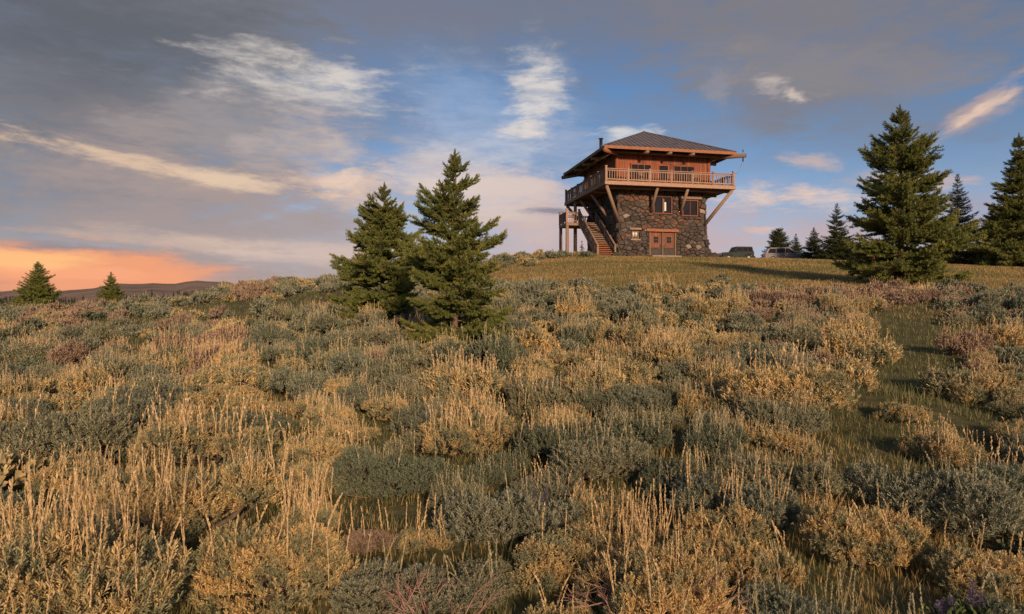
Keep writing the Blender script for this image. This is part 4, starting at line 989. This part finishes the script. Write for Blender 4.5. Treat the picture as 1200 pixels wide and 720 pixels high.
def sprig_leaves(rs, P, D, leaves, ll, lw, sl, up=.95):
    """tufts of wedge-shaped leaves at the anchors"""
    n = len(P); ax = unit(D * .5 + np.array([[0, 0, up]]) + rs.normal(scale=.28, size=(n, 3)))
    m = n * leaves; A = np.repeat(ax, leaves, 0); t_ = np.tile(np.linspace(0, 1, leaves), n)[:, None]
    a, b = frame_of(A); th = (np.tile(np.arange(leaves) * 2.399, n) + np.repeat(rs.uniform(0, 6.28, n), leaves))[:, None]
    rad = a * np.cos(th) + b * np.sin(th); open_ = .95 - .65 * t_
    d = unit(A + rad * open_ + rs.normal(scale=.16, size=(m, 3)))
    S_ = sl * np.repeat(rs.uniform(.7, 1.3, (n, 1)), leaves, 0)
    B = np.repeat(P, leaves, 0) - A * S_ * .6 + A * S_ * t_
    s = unit(np.cross(d, rad + rs.normal(scale=.5, size=(m, 3)))); Ls = ll * rs.uniform(.7, 1.2, (m, 1))
    V = np.stack([B - s * lw * .22, B + s * lw * .22, B + d * Ls + s * lw * .5, B + d * Ls - s * lw * .5], 1).reshape(-1, 3)
    return V, np.arange(m * 4).reshape(-1, 4)
def stalk_arrays(rs, n_br, w=.010, bl=.05):
    """a unit-high flower stalk left from last year: thin stem with hugging husks"""
    bx, by = rs.normal(scale=.09, size=2); f = lambda t_: np.stack([bx * t_ ** 2 + .012 * np.sin(5 * t_ + bx * 30), by * t_ ** 2, t_], -1)
    V = []; Q = []; ts = np.linspace(0, 1, 4); c = f(ts)
    for s in (np.array([1, 0, 0]), np.array([0, 1, 0])):
        k = len(V) * 1
        for i, p_ in enumerate(c): V += [p_ - s * w * .4 * (1 - .5 * ts[i]), p_ + s * w * .4 * (1 - .5 * ts[i])]
        for i in range(3): Q.append((k + 2 * i, k + 2 * i + 1, k + 2 * i + 3, k + 2 * i + 2))
    V = np.array(V); Q = np.array(Q)
    t_ = .22 + .76 * (np.arange(n_br) + rs.random_sample(n_br)) / n_br; P = f(t_); th = rs.uniform(0, 6.28, n_br)
    r = np.stack([np.cos(th), np.sin(th), np.zeros(n_br)], 1); d = unit(r * rs.uniform(.18, .5, (n_br, 1)) + np.array([[0, 0, 1]]))
    s = np.stack([-np.sin(th), np.cos(th), np.zeros(n_br)], 1); L = bl * rs.uniform(.7, 1.3, (n_br, 1)) * (1.25 - .6 * t_)[:, None]; ww = w * 1.0
    B = np.stack([P - s * ww * .2, P + d * L * .5 + s * ww * .8, P + d * L, P + d * L * .5 - s * ww * .8], 1).reshape(-1, 3)
    return np.concatenate([V, B]), np.concatenate([Q, np.arange(n_br * 4).reshape(-1, 4) + len(V)])
def stems_mb(rs, L, n, r=.012, dead=False):
    mb = MB()
    for i in range(n):
        k = rs.randint(len(L)); e = L[k, :3] * rs.uniform(.9, 1.25) + rs.normal(scale=.07, size=3); e[2] = max(e[2], .1)
        m_ = e * np.array([.55, .55, .42]) + rs.normal(scale=.03, size=3)
        mb.tube([(e[0] * .1, e[1] * .1, -.04), tuple(m_), tuple(e)], (r * 1.3, r, r * .4), 5, False)
        for j in range(3):
            e2 = m_ + (e - m_) * rs.uniform(.2, .8) ; t2 = e2 + rs.normal(scale=.07, size=3) + np.array([0, 0, .06]); mb.tube([tuple(e2), tuple(t2)], (r * .5, r * .2), 3, False)
    return mb
stalk_meshes = {}
for kind in ('straw', 'straw_grey'):
    stalk_meshes[kind] = []
    for i in range(8):
        V, Q = stalk_arrays(np.random.RandomState(200 + i), 30, .020, .085); stalk_meshes[kind].append(mesh_np('seed_stalk', V, Q, None, (M[kind],)))
stalk_lo = [stalk_arrays(np.random.RandomState(220 + i), 9, .022, .14) for i in range(5)]
class Bush: pass
def bush_variant(seed, n, leaves, ll, lw, sl, ns, hi=True):
    rs = np.random.RandomState(seed); b = Bush(); b.L = bush_shape(rs, 7 + seed % 4, rs.uniform(.5, .72)); b.P, b.D = bush_anchors(rs, b.L, n)
    V, Q = sprig_leaves(rs, b.P, b.D, leaves, ll, lw, sl)
    if hi:   # shaded leaves further in, so that gaps read as depth
        P2, D2 = bush_anchors(rs, b.L * np.array([1, 1, 1, .82]), n // 3, .8); V2, Q2 = sprig_leaves(rs, P2, D2, leaves // 2, ll, lw, sl); Q = np.concatenate([Q, Q2 + len(V)]); V = np.concatenate([V, V2])
    b.V, b.Q = V, Q
    b.stems = stems_mb(rs, b.L, 24 if hi else 5, .011)
    top = b.P[(b.D[:, 2] > .25)]; b.tops = top[rs.permutation(len(top))]
    b.me = {}; b.ns = ns; b.rs = rs; b.st = {}
    b.stem_me = None
    return b
def foliage_of(b, mat):
    if mat not in b.me: b.me[mat] = mesh_np('foliage', b.V, b.Q, None, (M[mat],))
    return b.me[mat]
def stalk_join(b, n, hgt, seed, width):
    """many stalks on one bush as arrays, in the bush's unit space"""
    rs = np.random.RandomState(seed); n = min(n, len(b.tops)); Vs = []; Qs = []; k = 0
    for p_ in b.tops[:n]:
        V, Q = stalk_lo[rs.randint(5)]; a = rs.uniform(0, 6.28); h = hgt / width * rs.uniform(.6, 1.25)
        R = np.array([[math.cos(a), -math.sin(a), 0], [math.sin(a), math.cos(a), 0], [0, 0, 1]])
        Vs.append((V @ R.T) * h + p_ - np.array([0, 0, .03])); Qs.append(Q + k); k += len(V)
    return np.concatenate(Vs), np.concatenate(Qs)
near_v = [bush_variant(300 + i, 1500, 15, .027, .0062, .050, 0) for i in range(7)]
big_v = [bush_variant(320 + i, 2500, 14, .022, .0050, .042, 0) for i in range(4)]
mid_v = [bush_variant(330 + i, 560, 10, .048, .0135, .080, 0) for i in range(7)]
far_v = [bush_variant(360 + i, 120, 7, .095, .042, .10, 0, False) for i in range(5)]
for b in near_v + big_v + mid_v + far_v: b.stem_me = b.stems.mesh('branches', M['twig'])
GOLD = [(110, 610, 190), (330, 600, 110), (545, 470, 70), (270, 485, 90), (400, 490, 55), (700, 430, 100), (830, 400, 110), (920, 430, 110), (1000, 385, 80), (780, 610, 110), (1110, 540, 80), (1140, 450, 60), (650, 690, 70), (940, 640, 70), (60, 380, 26), (230, 372, 30), (300, 345, 36), (640, 470, 60)]
PINK = [(1060, 352, 70), (240, 415, 40), (470, 385, 40), (930, 350, 60), (420, 560, 40), (300, 335, 40), (90, 360, 50), (1040, 480, 30)]
OPEN = [(1040, 480, 100, 100), (980, 580, 70, 70), (1065, 390, 62, 34), (1130, 500, 60, 26), (610, 655, 45, 55), (400, 356, 90, 13), (300, 364, 120, 9), (200, 380, 130, 7), (560, 700, 60, 35), (430, 605, 38, 36), (1130, 395, 70, 12), (150, 408, 90, 9), (900, 545, 40, 22), (700, 520, 40, 18), (330, 470, 35, 16), (1100, 620, 40, 20)]
def field(pts, px, py): return max(math.exp(-(((px - a) ** 2 + (1.3 * (py - b)) ** 2) / r ** 2)) for a, b, r in pts)
def open_at(px, py): return max(math.exp(-(((px - a) / rx) ** 2 + ((py - b) / ry) ** 2) ** 3) for a, b, rx, ry in OPEN)
rb = random.Random(77)
specs = []     # x, y, width, height factor, kind, stalk amount, stalk height, label, group
def hand(px, py, wpx, kind, st, sh, label, hf=1.0):
    x, d = ground_at(px, py); specs.append([x, d, wpx * d / F, hf * .8, kind, st, sh, label, None])
hand(95, 742, 330, 'sage_gold', 95, .42, 'big golden sagebrush in the lower left corner thick with tall seed stalks')
hand(312, 706, 215, 'sage_gold', 30, .30, 'leafy golden sagebrush right of the stalky one in the lower left corner')
hand(-40, 690, 220, 'sage_gold', 50, .40, 'golden stalky sagebrush cut by the left edge near the bottom')
hand(220, 626, 210, 'sage_gold', 70, .36, 'golden sagebrush with tall stalks just above the big lower left one')
hand(336, 690, 66, 'sage_pink', 3, .2, 'small pinkish sagebrush at the right foot of the leafy golden one')
hand(485, 712, 170, 'sage', 8, .3, 'lopsided grey green sagebrush near the bottom, left of the centre', .8)
hand(560, 690, 120, 'sage', 12, .25, 'low grey green sagebrush right of the lopsided one near the bottom', .75)
hand(600, 628, 160, 'sage', 14, .3, 'grey green sagebrush in the middle of the foreground with a few stalks')
hand(768, 738, 235, 'sage_gold', 55, .30, 'golden sagebrush with bare red twigs at the bottom, right of the centre')
hand(655, 768, 130, 'sage_gold', 8, .25, 'low golden sagebrush cut by the bottom edge beside the one with bare twigs')
hand(945, 752, 170, 'sage', 22, .36, 'grey sagebrush at the bottom edge with a loose comb of pale stalks')
hand(1108, 622, 200, 'sage', 70, .24, 'wide sagebrush at right with an even row of straw stalks on top')
hand(1170, 690, 150, 'sage_gold', 14, .25, 'golden green sagebrush near the bottom right corner')
hand(1215, 745, 120, 'sage', 10, .25, 'grey sagebrush cut by the bottom right corner')
hand(1040, 770, 120, 'sage', 12, .3, 'low grey sagebrush at the bottom edge left of the lupines')
hand(840, 612, 165, 'sage', 45, .32, 'grey green sagebrush with many stalks, right of the golden one')
hand(905, 486, 180, 'sage_gold', 12, .2, 'broad dense golden sagebrush beside the grass patch at right')
hand(975, 462, 100, 'sage_gold', 12, .2, 'smaller golden sagebrush against the right side of the broad dense one')
hand(1055, 494, 62, 'sage_gold', 6, .15, 'small lone golden sagebrush in the grass patch at right')
hand(1112, 462, 80, 'sage', 6, .15, 'flat grey sagebrush right of the grass patch')
hand(1168, 472, 110, 'sage_gold', 22, .2, 'golden sagebrush at the right edge, mid height')
hand(1195, 524, 70, 'sage_gold', 10, .2, 'small golden sagebrush on the right edge above the row of straw stalks')
hand(1000, 424, 100, 'sage_gold', 45, .3, 'golden stalky sagebrush at the top of the grass patch')
hand(545, 530, 125, 'sage_gold', 80, .42, 'sagebrush hidden by a thick sheaf of tall golden stalks at the centre')
hand(385, 545, 105, 'sage_gold', 55, .36, 'golden stalky sagebrush left of the dark one')
hand(470, 575, 140, 'sage_dark', 3, .2, 'dark shaded sagebrush below the sheaf of golden stalks')
hand(250, 540, 150, 'sage_gold', 60, .34, 'golden stalks over grey sagebrush in the left middle ground')
hand(60, 540, 170, 'sage', 6, .25, 'large plain grey green sagebrush near the left edge, mid height')
hand(165, 500, 120, 'sage', 10, .25, 'grey green sagebrush right of the large plain one on the left')
hand(260, 505, 70, 'sage_dark', 0, .2, 'small dark round sagebrush in front of golden stalks at left')
hand(500, 640, 70, 'sage_gold', 12, .3, 'small gold tipped sagebrush above the lopsided grey one near the bottom')
hand(700, 560, 130, 'sage', 20, .3, 'grey green sagebrush above the golden one with bare twigs')
hand(440, 640, 70, 'sage_pink', 6, .25, 'dusky purple sagebrush right of the leafy golden one')
n_hand = len(specs)
px_trees = [(5.2 * 0 + 15.2 * (533 - 600) / F, 15.2, 1.0), (20.5 * (447 - 600) / F, 20.5, 1.0), (31 * (1058 - 600) / F, 31.0, 1.6)]
def clear(x, d, w, pack):
    for s in specs:
        if (s[0] - x) ** 2 + (s[1] - d) ** 2 < (pack * (s[2] + w) / 2) ** 2: return False
    return True
tries = 0
while tries < 60000 and len(specs) < 1150:
    tries += 1
    d = 3.0 * (50 / 3.0) ** (rb.random() ** .8); px = rb.uniform(-60, 1260); x = d * (px - 600) / F
    w = rb.uniform(.6, 1.35)
    if d > 30: w *= 1.15
    z = gz1(x, d); _, py = proj(x, d, z)
    if d > lawn_edge(px) + 1.5 * rb.uniform(-1, 1) * (1 + (px < 420)): continue
    if rb.random() < open_at(px, py) * 1.4: continue
    if d < 4.6 and py > 690: continue
    if any((x - a) ** 2 + (d - b) ** 2 < c_ ** 2 for a, b, c_ in px_trees): continue
    if d > 40 and px > 330 and rb.random() < .7: continue
    if not clear(x, d, w, .72 if d < 9 else .70): continue
    g, k = field(GOLD, px, py), field(PINK, px, py)
    if rb.random() < k * .8: kind = 'sage_pink'
    elif rb.random() < g * .74 + .03: kind = 'sage_gold'
    else: kind = 'sage_dark' if rb.random() < .22 else 'sage'
    st = int((rb.uniform(*((14, 60) if d < 7 else (30, 85))) if kind == 'sage_gold' else rb.uniform(14, 64)) * (1 if rb.random() < .8 else .15))
    if k > .5: st += 25
    specs.append([x, d, w, rb.uniform(.66, 1.0), kind, st, rb.uniform(.2, .38), None, None])
# scattered shrubs on the crest left of the tower
for i in range(46):
    px = rb.uniform(585, 700) if i < 30 else rb.uniform(560, 640); d = rb.uniform(56, 64) if i < 30 else rb.uniform(46, 58)
    specs.append([d * (px - 600) / F, d, rb.uniform(.7, 1.5), rb.uniform(.8, 1.1), rb.choice(['sage', 'sage_gold', 'sage_dark']), rb.randint(0, 20), .25, None, None])
KW = {'sage': 'grey green', 'sage_gold': 'golden', 'sage_dark': 'dark olive', 'sage_pink': 'dusky pinkish'}
rest_i = [i for i in range(n_hand, len(specs))]
vis = lambda s: -1 <= 1 and -30 < 600 + F * s[0] / s[1] < 1230
rest_i.sort(key=lambda i: -(specs[i][2] / specs[i][1]) * (1 if vis(specs[i]) else .001))
single = list(range(n_hand)) + rest_i[:300 - n_hand]; others = rest_i[300 - n_hand:]
order = sorted(single, key=lambda i: specs[i][1])
near_count = 0
# wording: look, how far up the slope, which part of it, and the place in that row where several are alike
def bin_of(i):
    x, d, w, hf, kind, st, sh, _, _ = specs[i]; px, py = proj(x, d, gz1(x, d))
    c_ = ('at the left edge' if px < 110 else 'left of the two spruces' if px < 370 else 'below the two spruces' if px < 610 else 'below the tower' if px < 850 else 'between tower and big spruce' if px < 985 else 'below the big spruce' if px < 1110 else 'at the right edge')
    r_ = 'foreground' if d < 7 else 'middle ground' if d < 12 else 'farther slope' if d < 15.5 else 'rising slope' if d < 20 else 'upper slope'
    return KW[kind], 'thick with stalks' if st > 40 else 'with some stalks' if st > 10 else 'nearly stalkless', r_, c_
ORD = ['leftmost', 'second from left', 'third from left', 'fourth from left', 'fifth from left', 'sixth from left', 'seventh from left', 'eighth from left', 'ninth from left', 'tenth from left', 'eleventh from left', 'twelfth from left']
bins = {}; names = {}
for i in single:
    if specs[i][7] is None: bins.setdefault(bin_of(i), []).append(i)
for bk, ids in bins.items():
    ids.sort(key=lambda i: specs[i][0] / specs[i][1])
    for k, i in enumerate(ids):
        o_ = '' if len(ids) == 1 else (', ' + (ORD[k] if k < len(ids) - 1 or k > 11 else 'rightmost') if k < 12 else ', among the right ones')
        names[i] = (f'{bk[0]} sage {bk[1]}, {bk[2]} {bk[3]}{o_}', f'{bk[0]} sagebrush on the {bk[2]}')
for i in order:
    x, d, w, hf, kind, st, sh, label, group = specs[i]; z = gz1(x, d); px, py = proj(x, d, z); r = random.Random(900 + i)
    b = r.choice(big_v if d < 5.2 and w > .95 else near_v if d < 10 else mid_v if d < 26 else far_v)
    if label is None: label, group = names[i]
    root = empty('sagebrush', label, 'shrub', (x, d, z - .02), r.uniform(0, 6.28), group or 'sagebrush in the foreground', (w, w, w * hf))
    link('foliage', foliage_of(b, kind), root); link('branches', b.stem_me, root)
    sk = 'straw' if kind in ('sage_gold', 'sage_pink') or r.random() < .35 else 'straw_grey'
    if d < 6.5 and near_count < 26 and st > 2:
        near_count += 1
        for p_ in b.tops[:st]:
            h = sh * (r.uniform(.6, 1.2) if r.random() < .8 else r.uniform(.25, .5)); o = link('seed_stalk', r.choice(stalk_meshes[sk]), root, (p_[0], p_[1], p_[2] - .04), (r.gauss(0, .075), r.gauss(0, .075), r.uniform(0, 6.28)), (.25 / w, .30 / w, h / (w * hf)))
    elif st > 0:
        key = (sk, st // 12)
        if key not in b.st:
            V, Q = stalk_join(b, max(3, (st // 12) * 12 + 6), .30, 500 + i, 1.0); b.st[key] = mesh_np('seed_stalks', V, Q, None, (M[sk],))
        tag(link('seed_stalks', b.st[key], root, (0, 0, 0), (0, 0, 0), (1, 1, 1)), kind='stuff')
# everything beyond the 300 largest: one mass per colour is not wanted, so one object with several materials
acc = {}
for i in others:
    x, d, w, hf, kind, st, sh, _, _ = specs[i]; z = gz1(x, d); r = random.Random(900 + i); b = far_v[r.randrange(5)]
    a = r.uniform(0, 6.28); R = np.array([[math.cos(a), -math.sin(a), 0], [math.sin(a), math.cos(a), 0], [0, 0, hf]]) * w
    off = np.array([x, d, z - .03])
    acc.setdefault(kind, []).append((b.V @ R.T + off, b.Q))
    if st > 4:
        V, Q = stalk_join(b, min(24, st), .28, 500 + i, 1.0)
        acc.setdefault('straw' if kind != 'sage' else 'straw_grey', []).append((V @ R.T + off, Q))
Vs = []; Qs = []; mi = []; k = 0; ms = list(acc)
for j, kk in enumerate(ms):
    for V, Q in acc[kk]: Vs.append(V); Qs.append(Q + k); mi.append(np.full(len(Q), j)); k += len(V)
if Vs: tag(link('sagebrush_cover', mesh_np('sagebrush_cover', np.concatenate(Vs), np.concatenate(Qs), None, [M[kk] for kk in ms], np.concatenate(mi))), kind='stuff')
print('BUSHES', len(specs), 'single', len(single), 'others', len(others), 'near', near_count, 'cover quads', sum(map(len, Qs)))
# bare dead twigs poking out near the bottom edge
def dead_twigs(px, py, size, seed, label):
    x, d = ground_at(px, py); rs = np.random.RandomState(seed); mb = MB()
    def grow(p_, dr, L, r_, lev):
        q1 = p_ + dr * L * .5 + rs.normal(scale=.04 * L, size=3); q2 = q1 + (dr + rs.normal(scale=.18, size=3)) * L * .5
        mb.tube([tuple(p_), tuple(q1), tuple(q2)], (r_, r_ * .8, r_ * .55), 5, False)
        if lev:
            for s in range(3):
                nd_ = dr + rs.normal(scale=.5, size=3); nd_ /= np.linalg.norm(nd_); b_ = p_ + (q2 - p_) * rs.uniform(.35, 1); grow(b_, nd_, L * rs.uniform(.5, .75), r_ * .55, lev - 1)
    for i in range(7):
        a = rs.uniform(0, 6.28); dr = np.array([math.cos(a) * .8, math.sin(a) * .8 - .25, rs.uniform(.35, .9)]); dr /= np.linalg.norm(dr); grow(np.array([0, 0, -.02]), dr, size * rs.uniform(.4, .6), .008, 3)
    o = mb.build('dead_branches', M['dead'], None); o.location = (x, d, gz1(x, d)); tag(o, label, 'dead branches', 'bare dead twigs in the foreground')
dead_twigs(765, 752, .62, 4, 'reddish bare twigs in front of the golden sagebrush right of the bottom centre')
dead_twigs(505, 758, .55, 6, 'pale reddish bare twigs at the bottom edge below the lopsided grey sagebrush')
# lupines
def lupine(px, py, h, seed, label):
    x, d = ground_at(px, py); rs = np.random.RandomState(seed)
    r_ = empty('lupine', label, 'wildflower', (x, d, gz1(x, d)), rs.uniform(0, 6), 'purple lupines')
    for k in range(2 + seed % 2):
        bx, by = rs.uniform(-.07, .07, 2); hh = h * rs.uniform(.75, 1.05)
        MB().tube([(bx * .3, by * .3, 0), (bx, by, hh * .6), (bx, by, hh)], (.005, .004, .002), 5, False).build('stem', M['lupine_leaf'], r_)
        n = 80; t_ = rs.uniform(.5, 1, n); th = rs.uniform(0, 6.28, n); R = np.stack([np.cos(th), np.sin(th), rs.uniform(.1, .8, n)], 1); rad = .032 * (1.15 - t_)[:, None] / .65
        P = np.stack([np.full(n, bx), np.full(n, by), t_ * hh], 1) + R * rad * .4; s = np.stack([-np.sin(th), np.cos(th), np.zeros(n)], 1) * .008
        V = np.stack([P - s, P + s, P + R * rad + s * .7, P + R * rad - s * .7], 1).reshape(-1, 3)
        link('flower_spike', mesh_np('flower_spike', V, np.arange(n * 4).reshape(-1, 4), None, (M['lupine'],)), r_)
    V, Q = sprig_leaves(rs, rs.uniform(-.09, .09, (14, 3)) * np.array([1, 1, .3]) + np.array([0, 0, .12]), unit(rs.normal(size=(14, 3))), 8, .06, .014, .03)
    link('leaves', mesh_np('leaves', V, Q, None, (M['lupine_leaf'],)), r_)
lupine(1130, 742, .30, 2, 'purple lupine near the bottom right corner, tallest of its kind')
lupine(1108, 752, .24, 3, 'purple lupine just left of the tallest one, bottom right')
lupine(632, 622, .34, 5, 'purple lupine among grey sagebrush at the centre of the foreground')

# ------------------------------------------------------------------ grass
def blades(rs, X, Y, h, w, lean=.5):
    n = len(X); Z = gz(X, Y); th = rs.uniform(0, 6.28, n); a = rs.uniform(0, 6.28, n); l = rs.uniform(.1, lean, n) * h
    s = np.stack([np.cos(th), np.sin(th), np.zeros(n)], 1) * (w / 2)[:, None]; b = np.stack([X, Y, Z - .01], 1)
    m_ = b + np.stack([np.cos(a) * l * .35, np.sin(a) * l * .35, h * .58], 1); t_ = b + np.stack([np.cos(a) * l, np.sin(a) * l, h], 1)
    V = np.stack([b - s, b + s, m_ + s * .7, m_ - s * .7, t_], 1).reshape(-1, 3); k = np.arange(n)[:, None] * 5
    return V, (k + np.array([[0, 1, 2, 3]])), (k + np.array([[3, 2, 4]]))
rs = np.random.RandomState(4)
n = 150000; d = 2.2 * (36 / 2.2) ** (rs.random_sample(n) ** .75); px = rs.uniform(-80, 1280, n); X = d * (px - 600) / F
cl = vnoise(X, d, .35, 5); keep = cl > .25; X, d, px = X[keep], d[keep], px[keep]; n = len(X)
h = rs.uniform(.035, .12, n) * (1 + .7 * (vnoise(X, d, .8, 9) > .6)); w = .004 + .00055 * d
V, Q, T = blades(rs, X, d, h, w)
dry = vnoise(X, d, 2.2, 2) + rs.uniform(-.25, .25, n) > .7
tag(link('grass', mesh_np('grass', V, Q, T, (M['grass'], M['grass_dry']), np.concatenate([dry, dry]).astype(int))), kind='stuff')
n = 130000; d = 28 + 42 * rs.random_sample(n) ** .8; px = rs.uniform(330, 1280, n); X = d * (px - 600) / F
ok = d > lawn_edge(px) - 3; X, d, px = X[ok], d[ok], px[ok]; n = len(X)
tuft = vnoise(X, d, 1.3, 7); h = rs.uniform(.05, .13, n) * (.7 + .9 * tuft); w = .004 + .0006 * d
V, Q, T = blades(rs, X, d, h, w, .8); dry = vnoise(X / 2.2, d, 2.0, 12) + rs.uniform(-.3, .3, n) > .42
tag(link('meadow_grass', mesh_np('meadow_grass', V, Q, T, (M['grass'], M['grass_dry']), np.concatenate([dry, dry]).astype(int))), kind='stuff')
n = 5200; side = rs.random_sample(n); lx = rs.uniform(-8.2, 6.2, n); ly = -4.75 - rs.exponential(.55, n)
lx2 = -4.8 - rs.exponential(.9, n); ly2 = rs.uniform(-5.2, 3.8, n); lx = np.where(side < .7, lx, lx2); ly = np.where(side < .7, ly, ly2)
ok = ~((np.abs(lx) < 1.5) & (ly > -6.4) & (side < .7)); lx, ly = lx[ok], ly[ok]; n = len(lx)
X = TC.x + lx * U.x + ly * Vv.x; Y = TC.y + lx * U.y + ly * Vv.y; clump = vnoise(X, Y, .7, 21)
h = rs.uniform(.08, .24, n) * (.5 + 2.0 * clump ** 2); w = np.full(n, .03)
V, Q, T = blades(rs, X, Y, h, w, .7); dry = rs.random_sample(n) > .45
tag(link('wall_weeds', mesh_np('wall_weeds', V, Q, T, (M['grass'], M['grass_dry']), np.concatenate([dry, dry]).astype(int))), kind='stuff')
